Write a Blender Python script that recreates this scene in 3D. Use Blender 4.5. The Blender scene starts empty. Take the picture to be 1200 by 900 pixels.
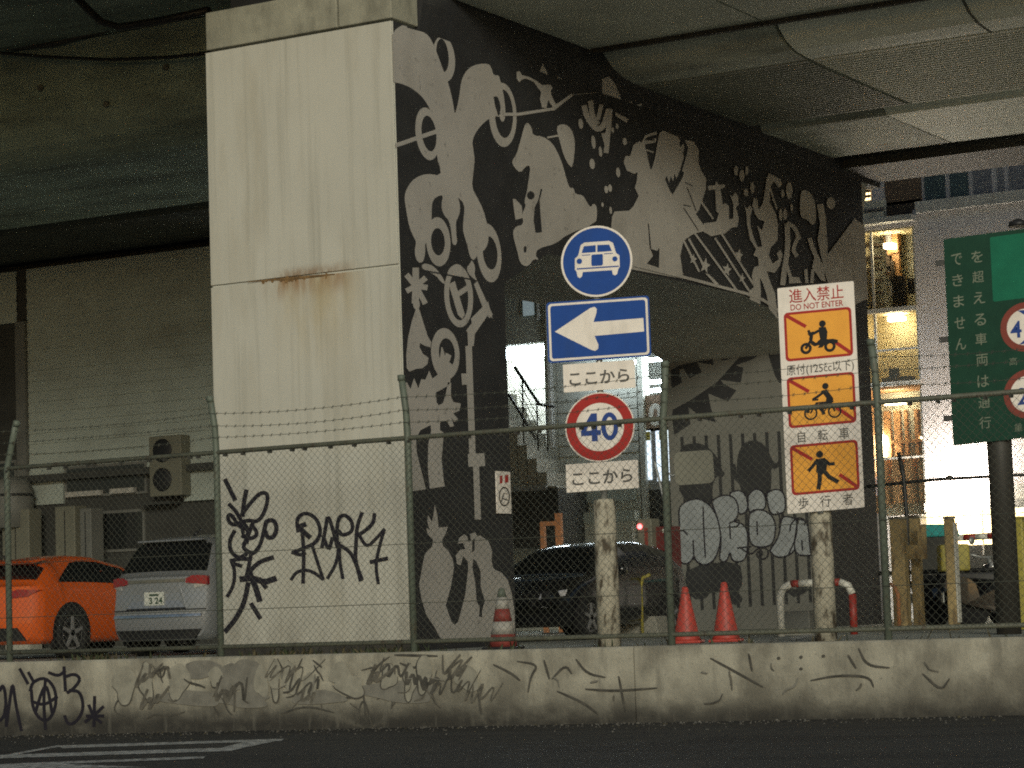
import bpy, bmesh, math, random
from mathutils import Vector, Matrix
random.seed(7)
S = bpy.context.scene
C = S.collection

# ------------------------------------------------------------------ camera, world, sun, exposure
FPX, CX, CY = 2912.0, 600.0, 450.0            # focal length in photo pixels, photo centre
ROLL, PITCH, YAW = 0.034, math.atan(265 / 2912.0), math.radians(30.1)
EYE = Vector((0, 0, 1.3))
FW = Vector((-math.sin(YAW) * math.cos(PITCH), math.cos(YAW) * math.cos(PITCH), math.sin(PITCH)))
_rt = Vector((math.cos(YAW), math.sin(YAW), 0)); _up = _rt.cross(FW)
RT = _rt * math.cos(ROLL) - _up * math.sin(ROLL)
UP = _up * math.cos(ROLL) + _rt * math.sin(ROLL)
cam = bpy.data.cameras.new('camera'); co = bpy.data.objects.new('camera', cam); C.objects.link(co)
co.matrix_world = Matrix(((RT.x, UP.x, -FW.x, EYE.x), (RT.y, UP.y, -FW.y, EYE.y), (RT.z, UP.z, -FW.z, EYE.z), (0, 0, 0, 1)))
cam.sensor_width = 36; cam.lens = 36 * FPX / 1200; cam.clip_start = 0.1; cam.clip_end = 2000
S.camera = co

SUN_EL, SUN_AZ = math.radians(15.5), math.radians(147)      # light comes from the street side, over the camera's shoulder
w = bpy.data.worlds.new('World'); S.world = w; w.use_nodes = True
nt = w.node_tree; bg = nt.nodes['Background']
sky = nt.nodes.new('ShaderNodeTexSky'); sky.sky_type = 'NISHITA'; sky.sun_disc = False
sky.sun_elevation = SUN_EL; sky.sun_rotation = SUN_AZ
nt.links.new(sky.outputs[0], bg.inputs[0]); bg.inputs[1].default_value = 0.052
sl = bpy.data.lights.new('sun', 'SUN'); sl.energy = 1.45; sl.angle = math.radians(14); sl.color = (0.98, 0.96, 0.80)
so = bpy.data.objects.new('sun', sl); C.objects.link(so)
_sd = Vector((math.sin(SUN_AZ) * math.cos(SUN_EL), math.cos(SUN_AZ) * math.cos(SUN_EL), math.sin(SUN_EL)))
so.rotation_euler = _sd.to_track_quat('Z', 'Y').to_euler(); so.location = (10, -20, 20)
S.view_settings.view_transform = 'Standard'; S.view_settings.look = 'None'
S.view_settings.exposure = 0; S.view_settings.gamma = 1; S.view_settings.use_curve_mapping = False
S.cycles.filter_width = 1.9
S.cycles.use_denoising = False
S.cycles.max_bounces = 6; S.cycles.sample_clamp_indirect = 2

# ------------------------------------------------------------------ helpers
def ray(px, py): return FW + RT * ((px - CX) / FPX) - UP * ((py - CY) / FPX)
def at(px, py, c, ax=1):                       # the point of the plane (axis ax = c) seen at a photo pixel
    r = ray(px, py); return EYE + r * ((c - EYE[ax]) / r[ax])
def lin(r, g, b):
    f = lambda v: (v / 12.92 if v <= .04045 else ((v + .055) / 1.055) ** 2.4)
    return (f(r / 255), f(g / 255), f(b / 255))

def mat(name, col, rough=.7, metal=0, var=.15, scale=3, bump=0, bscale=40, spec=.5, coat=0):
    m = bpy.data.materials.new(name); m.use_nodes = True
    n = m.node_tree; b = n.nodes['Principled BSDF']; L = n.links.new
    b.inputs['Roughness'].default_value = rough; b.inputs['Metallic'].default_value = metal
    b.inputs['Specular IOR Level'].default_value = spec; b.inputs['Coat Weight'].default_value = coat
    b.inputs['Base Color'].default_value = (*col, 1)
    if var or bump:
        tc = n.nodes.new('ShaderNodeTexCoord')
    if var:
        no = n.nodes.new('ShaderNodeTexNoise'); no.inputs['Scale'].default_value = scale; no.inputs['Detail'].default_value = 7
        no.inputs['Roughness'].default_value = .62
        cr = n.nodes.new('ShaderNodeValToRGB')
        cr.color_ramp.elements[0].position = .3; cr.color_ramp.elements[1].position = .7
        cr.color_ramp.elements[0].color = (*[c * (1 - var) for c in col], 1)
        cr.color_ramp.elements[1].color = (*[min(1, c * (1 + var)) for c in col], 1)
        L(tc.outputs['Object'], no.inputs['Vector']); L(no.outputs[0], cr.inputs[0]); L(cr.outputs[0], b.inputs['Base Color'])
    if bump:
        nb = n.nodes.new('ShaderNodeTexNoise'); nb.inputs['Scale'].default_value = bscale; nb.inputs['Detail'].default_value = 4
        bp = n.nodes.new('ShaderNodeBump'); bp.inputs['Strength'].default_value = bump; bp.inputs['Distance'].default_value = .02
        L(tc.outputs['Object'], nb.inputs['Vector']); L(nb.outputs[0], bp.inputs['Height']); L(bp.outputs[0], b.inputs['Normal'])
    return m

def stain(m, col, scale=(1, 1, 1), lo=.5, hi=.65, amount=.8, detail=6, zrange=None, box=None):
    """lay a dirt or rust layer with its own noise shape over a material; zrange fades it in between two heights"""
    n = m.node_tree; b = n.nodes['Principled BSDF']; L = n.links.new
    src = b.inputs['Base Color'].links[0].from_socket if b.inputs['Base Color'].links else None
    tc = n.nodes.new('ShaderNodeTexCoord'); mp = n.nodes.new('ShaderNodeMapping'); mp.inputs['Scale'].default_value = scale
    no = n.nodes.new('ShaderNodeTexNoise'); no.inputs['Scale'].default_value = 1; no.inputs['Detail'].default_value = detail
    no.inputs['Roughness'].default_value = .6
    mr = n.nodes.new('ShaderNodeMapRange'); mr.inputs['From Min'].default_value = lo; mr.inputs['From Max'].default_value = hi
    mr.inputs['To Max'].default_value = amount
    L(tc.outputs['Object'], mp.inputs[0]); L(mp.outputs[0], no.inputs['Vector']); L(no.outputs[0], mr.inputs['Value'])
    fac = mr.outputs[0]
    sp = None
    def mul(a, bsock):
        mm = n.nodes.new('ShaderNodeMath'); mm.operation = 'MULTIPLY'; L(a, mm.inputs[0]); L(bsock, mm.inputs[1]); return mm.outputs[0]
    def rng(axis, a, c):
        nonlocal sp
        if sp is None:
            sp = n.nodes.new('ShaderNodeSeparateXYZ'); L(tc.outputs['Object'], sp.inputs[0])
        r = n.nodes.new('ShaderNodeMapRange'); r.interpolation_type = 'SMOOTHSTEP'
        r.inputs['From Min'].default_value = a; r.inputs['From Max'].default_value = c
        L(sp.outputs[axis], r.inputs['Value']); return r.outputs[0]
    if zrange: fac = mul(fac, rng(2, *zrange))
    for ax, a, c in (box or []): fac = mul(fac, rng(ax, a, c))
    mx = n.nodes.new('ShaderNodeMix'); mx.data_type = 'RGBA'
    L(fac, mx.inputs[0])
    if src: L(src, mx.inputs[6])
    else: mx.inputs[6].default_value = b.inputs['Base Color'].default_value
    mx.inputs[7].default_value = (*col, 1); L(mx.outputs[2], b.inputs['Base Color'])
    return m

def emit(name, col, s):
    m = bpy.data.materials.new(name); m.use_nodes = True
    b = m.node_tree.nodes['Principled BSDF']; b.inputs['Base Color'].default_value = (*col, 1)
    b.inputs['Emission Color'].default_value = (*col, 1); b.inputs['Emission Strength'].default_value = s
    return m

def glass(name, tint=(.6, .65, .65), mixf=.25):
    m = bpy.data.materials.new(name); m.use_nodes = True; n = m.node_tree; L = n.links.new
    out = n.nodes['Material Output']; n.nodes.remove(n.nodes['Principled BSDF'])
    t = n.nodes.new('ShaderNodeBsdfTransparent'); t.inputs[0].default_value = (*tint, 1)
    g = n.nodes.new('ShaderNodeBsdfGlossy'); g.inputs['Roughness'].default_value = .05
    mx = n.nodes.new('ShaderNodeMixShader'); mx.inputs[0].default_value = mixf
    L(t.outputs[0], mx.inputs[1]); L(g.outputs[0], mx.inputs[2]); L(mx.outputs[0], out.inputs[0]); return m

class MB:
    def __init__(s): s.v = []; s.f = []; s.mi = []; s.sm = []
    def add(s, vs, fs, mi=0, smooth=False):
        o = len(s.v); s.v += [tuple(v) for v in vs]
        for f in fs: s.f.append([i + o for i in f]); s.mi.append(mi); s.sm.append(smooth)
        return s
    def box(s, x0, x1, y0, y1, z0, z1, mi=0):
        vs = [(x, y, z) for z in (z0, z1) for y in (y0, y1) for x in (x0, x1)]
        return s.add(vs, [(0, 2, 3, 1), (4, 5, 7, 6), (0, 1, 5, 4), (2, 6, 7, 3), (0, 4, 6, 2), (1, 3, 7, 5)], mi)
    def prism(s, pts, f0, f1, mi=0, smooth=False):     # pts 2D outline; f0/f1 map a 2D point to the two end planes
        n = len(pts); a = [f0(*p) for p in pts]; b = [f1(*p) for p in pts]
        fs = [tuple(range(n))[::-1], tuple(range(n, 2 * n))] + [(i, (i + 1) % n, n + (i + 1) % n, n + i) for i in range(n)]
        return s.add(a + b, fs, mi, smooth)
    def tube(s, pts, r, seg=8, mi=0, caps=True, smooth=True):
        pts = [Vector(p) for p in pts]; rs = r if isinstance(r, (list, tuple)) else [r] * len(pts)
        vs = []; prev = None
        for i, p in enumerate(pts):
            d = (pts[min(i + 1, len(pts) - 1)] - pts[max(i - 1, 0)]).normalized()
            ref = Vector((0, 0, 1)) if abs(d.z) < .9 else Vector((1, 0, 0))
            a = d.cross(ref).normalized()
            if prev is not None and a.dot(prev) < 0: a = -a
            prev = a; b = d.cross(a)
            vs += [p + a * (rs[i] * math.cos(2 * math.pi * k / seg)) + b * (rs[i] * math.sin(2 * math.pi * k / seg)) for k in range(seg)]
        fs = [(i * seg + k, i * seg + (k + 1) % seg, (i + 1) * seg + (k + 1) % seg, (i + 1) * seg + k) for i in range(len(pts) - 1) for k in range(seg)]
        s.add(vs, fs, mi, smooth)
        if caps:
            o = len(s.v) - len(vs)
            s.f += [[o + k for k in range(seg)], [o + (len(pts) - 1) * seg + k for k in range(seg)]]; s.mi += [mi] * 2; s.sm += [False] * 2
        return s
    def lathe(s, prof, c=(0, 0, 0), seg=24, mi=0, axis='z', smooth=True):   # prof: (radius, height)
        vs = []
        for r, h in prof:
            for k in range(seg):
                a = 2 * math.pi * k / seg; u, v = r * math.cos(a), r * math.sin(a)
                p = (u, v, h) if axis == 'z' else ((h, u, v) if axis == 'x' else (u, h, v))
                vs.append((p[0] + c[0], p[1] + c[1], p[2] + c[2]))
        fs = [(i * seg + k, i * seg + (k + 1) % seg, (i + 1) * seg + (k + 1) % seg, (i + 1) * seg + k) for i in range(len(prof) - 1) for k in range(seg)]
        s.add(vs, fs, mi, smooth)
        o = len(s.v) - len(vs)
        for e, rv in ((0, prof[0]), (len(prof) - 1, prof[-1])):
            if rv[0] > 1e-4: s.f.append([o + e * seg + k for k in range(seg)]); s.mi.append(mi); s.sm.append(False)
        return s
    def build(s, name, mats, parent=None, world=False, bevel=0):
        me = bpy.data.meshes.new(name); off = parent.location if (world and parent) else Vector((0, 0, 0))
        me.from_pydata([tuple(Vector(v) - off) for v in s.v], [], s.f)
        for m in (mats if isinstance(mats, (list, tuple)) else [mats]): me.materials.append(m)
        for p, mi, sm in zip(me.polygons, s.mi, s.sm): p.material_index = mi; p.use_smooth = sm
        bm = bmesh.new(); bm.from_mesh(me); bmesh.ops.recalc_face_normals(bm, faces=bm.faces); bm.to_mesh(me); bm.free()
        me.update()
        o = bpy.data.objects.new(name, me); C.objects.link(o)
        if parent: o.parent = parent
        if bevel:
            md = o.modifiers.new('bevel', 'BEVEL'); md.width = bevel; md.segments = 2; md.limit_method = 'ANGLE'
        return o

def tag(o, label, cat, group=None, kind=None):
    if label: o['label'] = label
    if cat: o['category'] = cat
    if group: o['group'] = group
    if kind: o['kind'] = kind
    return o
def thing(name, label, cat, loc, rotz=0, group=None):
    o = bpy.data.objects.new(name, None); C.objects.link(o); o.empty_display_size = .2
    o.location = loc; o.rotation_euler = (0, 0, rotz); return tag(o, label, cat, group)
def struct(o): o['kind'] = 'structure'; return o
def copy_tree(o, parent=None):
    c = o.copy(); C.objects.link(c)
    if parent: c.parent = parent
    for ch in [x for x in bpy.data.objects if x.parent == o]: copy_tree(ch, c)
    return c

def chaikin(p, it=2, closed=True):
    for _ in range(it):
        q = []; n = len(p)
        rngi = range(n) if closed else range(n - 1)
        if not closed: q.append(p[0])
        for i in rngi:
            a, b = p[i], p[(i + 1) % n]
            q.append((a[0] * .75 + b[0] * .25, a[1] * .75 + b[1] * .25)); q.append((a[0] * .25 + b[0] * .75, a[1] * .25 + b[1] * .75))
        if not closed: q.append(p[-1])
        p = q
    return p

class Paint:
    """flat painted marks laid on a surface; fmap(u, v, lift) -> 3D point, each mark a hair above the last"""
    def __init__(s, fmap, base=.003, step=.00015): s.m = MB(); s.f = fmap; s.lift = base; s.step = step; s.T = lambda x, y: (x, y)
    def zone(s, x0, y0, k): s.T = lambda x, y: (x0 + x / k, y0 + y / k); s.k = k; return s
    def up(s): s.lift += s.step; return s.lift
    def poly(s, pts, mi=0, sm=0):
        if sm: pts = chaikin(pts, sm)
        l = s.up(); s.m.add([s.f(*s.T(*p), l) for p in pts], [tuple(range(len(pts)))], mi); return s
    def ell(s, cx, cy, rx, ry, rot=0, mi=0, n=28, hole=None):
        c, sn = math.cos(rot), math.sin(rot)
        return s.poly([(cx + rx * math.cos(t) * c - ry * math.sin(t) * sn, cy + rx * math.cos(t) * sn + ry * math.sin(t) * c) for t in (2 * math.pi * i / n for i in range(n))], mi)
    def ring(s, cx, cy, rx, ry, ix, iy, rot=0, mi=0, n=32, dx=0, dy=0):
        c, sn = math.cos(rot), math.sin(rot); l = s.up(); vs = []
        for qx, qy, ox, oy in ((rx, ry, 0, 0), (ix, iy, dx, dy)):
            for i in range(n):
                t = 2 * math.pi * i / n; x, y = qx * math.cos(t), qy * math.sin(t)
                vs.append(s.f(*s.T(cx + ox + x * c - y * sn, cy + oy + x * sn + y * c), l))
        s.m.add(vs, [(i, (i + 1) % n, n + (i + 1) % n, n + i) for i in range(n)], mi); return s
    def stroke(s, pts, wd, mi=0, sm=2, closed=False, taper=False):
        if closed: pts = pts + [pts[0]]
        if sm: pts = chaikin(pts, sm, False)
        n = len(pts); vs = []
        for i, p in enumerate(pts):
            a, b = pts[max(i - 1, 0)], pts[min(i + 1, n - 1)]
            dx, dy = b[0] - a[0], b[1] - a[1]; d = math.hypot(dx, dy) or 1
            h = wd / 2 * (1 if not taper else .35 + .65 * math.sin(math.pi * min(1, max(0, (i + .5) / n))))
            ex = 0
            if i == 0: ex = -h * .6
            if i == n - 1: ex = h * .6
            l = s.lift + s.step * 4 * i / n
            for sg in (1, -1):
                vs.append(s.f(*s.T(p[0] - dy / d * h * sg + dx / d * ex, p[1] + dx / d * h * sg + dy / d * ex), l))
        s.lift += s.step * 4
        s.m.add(vs, [(2 * i, 2 * i + 1, 2 * i + 3, 2 * i + 2) for i in range(n - 1)], mi); return s

_tc = {}
def text_mesh(t, bold=0):
    k = (t, bold)
    if k not in _tc:
        cu = bpy.data.curves.new('t', 'FONT'); cu.body = t; cu.offset = bold; cu.resolution_u = 3
        o = bpy.data.objects.new('t', cu); C.objects.link(o); bpy.context.view_layer.update()
        me = bpy.data.meshes.new_from_object(o.evaluated_get(bpy.context.evaluated_depsgraph_get()))
        vs = [v.co.copy() for v in me.vertices]; fs = [tuple(p.vertices) for p in me.polygons]
        bpy.data.objects.remove(o); bpy.data.meshes.remove(me); bpy.data.curves.remove(cu)
        _tc[k] = (vs, fs)
    return _tc[k]
def put_text(P, t, cx, cy, wd, ht, mi=0, bold=.01):    # on a Paint, fitted into a box wd x ht centred at cx, cy (v grows downwards)
    vs, fs = text_mesh(t, bold)
    x0, x1 = min(v.x for v in vs), max(v.x for v in vs); y0, y1 = min(v.y for v in vs), max(v.y for v in vs)
    l = P.up()
    P.m.add([P.f(*P.T(cx + (v.x - (x0 + x1) / 2) * wd / (x1 - x0), cy - (v.y - (y0 + y1) / 2) * ht / (y1 - y0)), l) for v in vs], fs, mi)

# ------------------------------------------------------------------ materials
M = {}
M['asphalt'] = mat('asphalt', (.042, .042, .04), .75, var=.35, scale=45, bump=.7, bscale=90)
stain(M['asphalt'], (.022, .022, .022), (.25, 1.2, 1), .48, .6, .7); stain(M['asphalt'], (.07, .067, .06), (.5, .5, 1), .56, .7, .5); stain(M['asphalt'], (.02, .019, .017), (1.5, 1.5, 1), .1, .5, .9, box=[(1, 22.2, 23.9)])
M['lot'] = mat('lot_paving', (.31, .32, .28), .8, var=.3, scale=.8, bump=.4, bscale=90)
M['roadpaint'] = stain(mat('road_paint', (.62, .62, .58), .7, var=.15, scale=6), (.12, .12, .11), (5, 5, 5), .5, .7, .8)
M['cladding'] = mat('grey_cladding', (.575, .56, .485), .6, var=.06, scale=.7, bump=.05)
stain(M['cladding'], (.36, .32, .23), (2.2, 2.2, .45), .5, .75, .45)
stain(M['cladding'], (.36, .35, .29), (9, 9, .3), .52, .72, .5)
stain(M['cladding'], (.22, .20, .16), (3, 3, 1.2), .35, .7, .6, box=[(2, .7, .15)])
stain(M['cladding'], (.48, .38, .19), (3, 3, .8), .3, .6, .6, box=[(2, 3.4, 4.7), (2, 4.84, 4.80), (0, -.7, .1), (0, 1.1, .4)])
stain(M['cladding'], (.30, .15, .045), (9, 9, 1.6), .35, .62, .85, box=[(2, 4.45, 4.8), (2, 4.835, 4.80), (0, -.8, -.3), (0, 1.0, .35)])
stain(M['cladding'], (.25, .14, .06), (12, 12, 5), .3, .6, .7, box=[(2, 4.98, 4.84), (2, 4.80, 4.83), (0, -.6, -.1), (0, 1.0, .4)])
M['capital'] = stain(mat('old_concrete', (.33, .32, .25), .85, var=.2, scale=2.5, bump=.3), (.15, .145, .11), (3, 3, 1.2), .5, .7, .7)
M['concrete'] = mat('concrete', (.34, .33, .28), .85, var=.15, scale=1.5, bump=.2)
M['soffit'] = stain(mat('soffit_concrete', (.56, .56, .50), .85, var=.12, scale=1.2, bump=.15), (.42, .415, .37), (.8, 3, 3), .5, .7, .5)
M['mblack'] = mat('mural_black', (.028, .028, .029), .65, var=.25, scale=2)
M['mwhite'] = stain(mat('mural_white', (.43, .405, .37), .7, var=.08, scale=1.1), (.28, .26, .23), (1.6, 1.6, 1.6), .5, .75, .5)
stain(M['mwhite'], (.17, .16, .15), (11, 11, 11), .62, .68, .6)
M['spray'] = mat('black_spray', (.016, .013, .02), .55, var=.2, scale=6)
M['silver_spray'] = mat('silver_spray', (.30, .32, .33), .5, var=.2, scale=3)
M['buff'] = mat('buffed_patch', (.20, .19, .16), .85, var=.25, scale=7)
M['palm_dimmed'] = mat('mural_dimmed_grey', (.175, .172, .152), .7, var=.12, scale=1.5)  # mural paint dimmed so the falloff of light is in the colour
M['rust'] = mat('rust', (.20, .12, .05), .9, var=.5, scale=12)
M['joint'] = mat('joint_gap', (.05, .047, .04), .9, var=.3, scale=5)
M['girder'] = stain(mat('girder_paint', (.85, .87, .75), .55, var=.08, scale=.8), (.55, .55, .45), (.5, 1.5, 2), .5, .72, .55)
M['girder_dirty_shaded'] = stain(mat('stained_shaded_girder', (.27, .335, .275), .8, var=.2, scale=.9, bump=.15), (.11, .135, .115), (.5, 2, 2), .45, .7, .8)  # stained girder paint, toned down to carry the weaker light on the left
M['dark_red'] = mat('dark_red_enamel', (.13, .022, .02), .5, var=.25, scale=5)
M['seam'] = mat('panel_seam', (.13, .13, .105), .8, var=.2)
M['grit'] = mat('road_grit', (.16, .15, .13), .9, var=.5, scale=30)
M['girder_dull'] = stain(mat('dull_girder_paint', (.50, .525, .44), .6, var=.12, scale=.8), (.17, .175, .145), (.6, 1.5, 2), .44, .66, .75)  # duller tone for the girder sections left of the joint
M['ribbed_pale'] = mat('pale_ribbed_panel', (.62, .62, .50), .6, var=.1, scale=.9)
M['deep_shade'] = mat('shaded_underside', (.055, .06, .048), .85, var=.4, scale=.8)  # near-black girder tone that carries the deep shade on the left
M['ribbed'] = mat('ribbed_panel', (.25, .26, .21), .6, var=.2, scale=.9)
M['panel'] = mat('soffit_panel', (.56, .58, .48), .6, var=.15, scale=.9)
M['steel_dark'] = mat('dark_steel', (.045, .045, .04), .6, var=.3, scale=3)
M['barrier'] = mat('barrier_concrete', (.42, .395, .315), .85, var=.18, scale=2.2, bump=.35, bscale=30)
stain(M['barrier'], (.15, .138, .108), (1.7, 1.7, 1.3), .44, .62, .7)
stain(M['barrier'], (.10, .092, .075), (28, 28, 28), .6, .68, .6)
stain(M['barrier'], (.46, .44, .37), (5, 5, 4), .6, .7, .5)
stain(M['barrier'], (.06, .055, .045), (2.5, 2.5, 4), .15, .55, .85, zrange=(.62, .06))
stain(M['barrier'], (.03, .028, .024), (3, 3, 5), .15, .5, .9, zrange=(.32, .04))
stain(M['barrier'], (.17, .16, .13), (6, 6, .9), .55, .7, .55)
M['scrawl'] = mat('faded_spray', (.075, .07, .058), .8, var=.5, scale=9)
M['scrawl_mid'] = mat('half_faded_spray', (.115, .106, .085), .8, var=.5, scale=11)
M['scrawl_light'] = mat('faded_white_spray', (.30, .285, .23), .8, var=.25, scale=7)
M['green_post'] = stain(mat('green_grey_paint', (.125, .15, .118), .55, var=.15, scale=8), (.11, .08, .05), (14, 14, 5), .58, .7, .7)
M['rail_paint'] = stain(mat('rail_paint', (.11, .115, .085), .6, var=.2, scale=6), (.07, .045, .03), (9, 9, 9), .55, .7, .8)
M['wire'] = mat('fence_wire', (.12, .125, .10), .5, metal=.3, var=.2, scale=4)
M['sign_white'] = mat('sign_white', (.90, .83, .75), .6, var=.06, scale=4, spec=.12)
M['sign_blue'] = mat('sign_blue', (.018, .075, .32), .6, var=.08, scale=5, spec=.12)
M['digit_blue'] = mat('digit_blue', (.03, .07, .27), .6, var=0, spec=.12)
M['sign_red'] = mat('sign_red', (.42, .035, .03), .6, var=.1, scale=5, spec=.12)
M['sign_orange'] = mat('sign_orange', (.96, .44, .07), .6, var=.07, scale=5, spec=.12)
M['sign_black'] = mat('sign_black', (.02, .02, .022), .6, var=0, spec=.12)
M['sign_text'] = mat('sign_text', (.03, .026, .022), .5, var=0)
M['sign_back'] = mat('sign_back', (.35, .36, .34), .5, metal=.4, var=.1)
M['green_dark'] = mat('sign_dark_green', (.013, .055, .034), .6, var=.15, scale=4, spec=.12)
M['green_bright'] = mat('sign_bright_green', (.012, .15, .085), .6, var=.12, scale=4, spec=.12)  # brighter green sheet on the road sign
M['green_text'] = mat('sign_dull_text', (.17, .20, .14), .6, var=.1)
M['dull_red'] = mat('sign_dull_red', (.24, .06, .045), .6, var=.1, spec=.12)
M['brown_post'] = mat('brown_steel', (.045, .042, .035), .55, var=.15, scale=4)
M['post_concrete'] = stain(mat('peeling_post', (.50, .46, .36), .8, var=.15, scale=5, bump=.3), (.07, .05, .03), (7, 7, 3), .48, .58, .95)
M['cone'] = mat('cone_red', (.52, .07, .05), .5, var=.12, scale=6)
M['white'] = mat('white_plastic', (.7, .68, .6), .5, var=.1, scale=6)
M['red_paint'] = mat('red_paint', (.30, .035, .025), .5, var=.2, scale=6)
M['orange_car'] = mat('orange_car_paint', (.72, .115, .012), .3, var=0, coat=.6)
M['silver_car'] = mat('silver_car_paint', (.40, .41, .42), .32, metal=.55, var=0, coat=.5)
M['black_car'] = mat('black_car_paint', (.006, .006, .008), .2, var=0, coat=.7)
M['car_glass'] = mat('car_glass', (.008, .009, .01), .08, var=0, spec=.6)
M['tyre'] = mat('tyre', (.015, .015, .015), .85, var=.2, scale=8)
M['rim'] = mat('dark_rim', (.24, .24, .24), .4, metal=.1, var=0)
M['rim_light'] = mat('light_rim', (.4, .4, .4), .35, metal=.7, var=0)
M['tail'] = mat('tail_lamp', (.30, .012, .02), .2, var=0, coat=.5)
M['tail_clear'] = mat('clear_lamp', (.5, .5, .5), .15, metal=.4, var=0)
M['plate'] = mat('licence_plate', (.62, .63, .56), .5, var=.05)
M['plate_txt'] = mat('plate_text', (.03, .07, .04), .5, var=0)
M['trim'] = mat('black_trim', (.015, .015, .016), .5, var=0)
M['chrome'] = mat('chrome', (.6, .6, .62), .15, metal=1, var=0)
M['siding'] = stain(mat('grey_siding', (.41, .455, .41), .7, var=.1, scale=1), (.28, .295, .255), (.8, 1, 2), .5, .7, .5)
M['siding_pale'] = mat('pale_siding', (.50, .51, .45), .7, var=.1, scale=1)  # pale siding colour of the buildings under the arch
M['dark_wall'] = mat('dark_wall', (.045, .045, .04), .8, var=.3, scale=2)
M['dark_glass'] = mat('dark_window', (.02, .022, .022), .12, var=0)
M['wall_white'] = stain(mat('white_render', (.90, .86, .87), .75, var=.05, scale=.8), (.74, .7, .71), (1, 1, .5), .5, .7, .5)
M['wall_trim'] = mat('wall_trim', (.66, .65, .61), .6, var=.1)
M['room_cream'] = mat('room_cream', (.72, .62, .40), .7, var=.08)
M['room_wood'] = mat('room_wood', (.40, .22, .10), .6, var=.25, scale=5)
M['room_dark'] = mat('shelf_dark', (.08, .06, .045), .6, var=.3)
M['blue_glass'] = mat('bluish_window', (.12, .17, .19), .15, var=.2, scale=1)
M['brown_panel'] = mat('brown_panel', (.22, .15, .10), .6, var=.1)
M['pale_panel'] = mat('pale_panel', (.32, .32, .35), .4, var=.1)
M['glass'] = glass('window_glass', (.85, .87, .86), .08)
M['warm_lamp'] = emit('warm_lamp', (1, .80, .48), 38)
M['shop_glow'] = emit('shop_lightbox', (1, .88, .74), 26)
M['shop_glow_y'] = emit('shop_lightbox_yellow', (1, .78, .42), 3.6)
M['tube_lamp'] = emit('fluorescent_tube', (.80, .93, 1), 36)
M['cool_pane'] = emit('lit_pane', (.75, .88, 1), 1.3)
M['dim_pane'] = emit('dim_pane', (.55, .68, .72), .22)
M['red_led'] = emit('red_led', (1, .12, .12), 6)
M['steel'] = mat('galvanised', (.38, .39, .38), .45, metal=.5, var=.15, scale=5)
M['grey_box'] = mat('grey_enamel', (.15, .15, .135), .5, var=.1, scale=4)
M['beige_box'] = mat('beige_enamel', (.17, .165, .125), .55, var=.12, scale=4)  # toned down so the units by the left wall look shaded
M['yellow'] = mat('yellow_paint', (.42, .36, .07), .55, var=.2, scale=5)
M['timber'] = stain(mat('timber_post', (.48, .36, .17), .8, var=.25, scale=6), (.14, .09, .05), (9, 9, 2), .5, .65, .8)
M['hoop'] = mat('faded_orange_paint', (.45, .19, .08), .6, var=.2, scale=5)
M['teal'] = mat('teal_sheet', (.03, .28, .27), .6, var=.2, scale=5)
M['leaf'] = mat('weed_leaf', (.045, .06, .025), .7, var=.4, scale=8)
M['leaf_dry'] = mat('weed_dry', (.10, .085, .045), .8, var=.4, scale=8)

M['dull_trim'] = mat('shaded_window_trim', (.16, .16, .145), .6, var=.2)  # trim tone lowered to put shade on the left wall into the colour
M['dull_white'] = mat('dull_white_paint', (.42, .40, .36), .6, var=.25, scale=7)
M['dull_stripe'] = mat('dull_red_stripe', (.26, .05, .04), .6, var=.25, scale=7)

stain(M['sign_white'], (.52, .47, .40), (5, 5, 1.6), .5, .75, .5); stain(M['sign_blue'], (.03, .07, .2), (4, 4, 1.2), .52, .75, .5); stain(M['sign_orange'], (.70, .30, .06), (5, 5, 1.5), .55, .75, .3)
stain(M['cone'], (.22, .05, .04), (9, 9, 4), .52, .66, .7); stain(M['roadpaint'], (.06, .06, .058), (14, 14, 14), .48, .56, .75)
# ------------------------------------------------------------------ the setting: road, parking lot
zr_ = lambda x: .011 * (x + 16.5)
m = MB(); xs = [-160, -40, -30, -24, -20, -16, -12, -8, -4, 10, 160]
for a, b in zip(xs, xs[1:]): m.add([(a, -150, zr_(a)), (b, -150, zr_(b)), (b, 24.1, zr_(b)), (a, 24.1, zr_(a))], [(0, 1, 2, 3)])
struct(m.build('road', M['asphalt']))
LOT = .84
m = MB().add([(-300, 24.2, LOT), (300, 24.2, LOT), (300, 600, LOT), (-300, 600, LOT)], [(0, 1, 2, 3)])
struct(m.build('parking_lot', M['lot']))
rd = Paint(lambda u, v, l: (lambda p: Vector((p.x, p.y, zr_(p.x) + l)))(at(u, v, zr_(at(u, v, 0, 2).x), 2)), .004, .0003).zone(0, 730, 2.4)
rd.poly([(160, 345), (800, 327), (792, 333), (176, 353)]); rd.poly([(800, 328), (650, 361), (590, 361), (700, 333)])
rd.poly([(0, 374), (160, 345), (188, 345), (30, 374)]); rd.poly([(0, 372), (655, 352), (650, 362), (0, 382)])
rd.poly([(60, 396), (580, 377), (570, 384), (100, 401)]); rd.poly([(-40, 401), (100, 395), (420, 409), (-40, 412)])
struct(rd.m.build('road_marking', M['roadpaint']))
lm = Paint(lambda u, v, l: (lambda p: Vector((p.x, p.y, LOT + l)))(at(u, v, LOT, 2)), .004, .0003)
lm.poly([(924, 748), (960, 739), (972, 741), (930, 751)])
for xa in (-14.5, -11.6, -25.2, -22.55):
    m = [(xa, 28 + (4 if xa > -16 else -2)), (xa + .14, 28 + (4 if xa > -16 else -2)), (xa + .14, 36), (xa, 36)]
    lm.m.add([(x, y, LOT + .006) for x, y in m], [(0, 1, 2, 3)])
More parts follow.
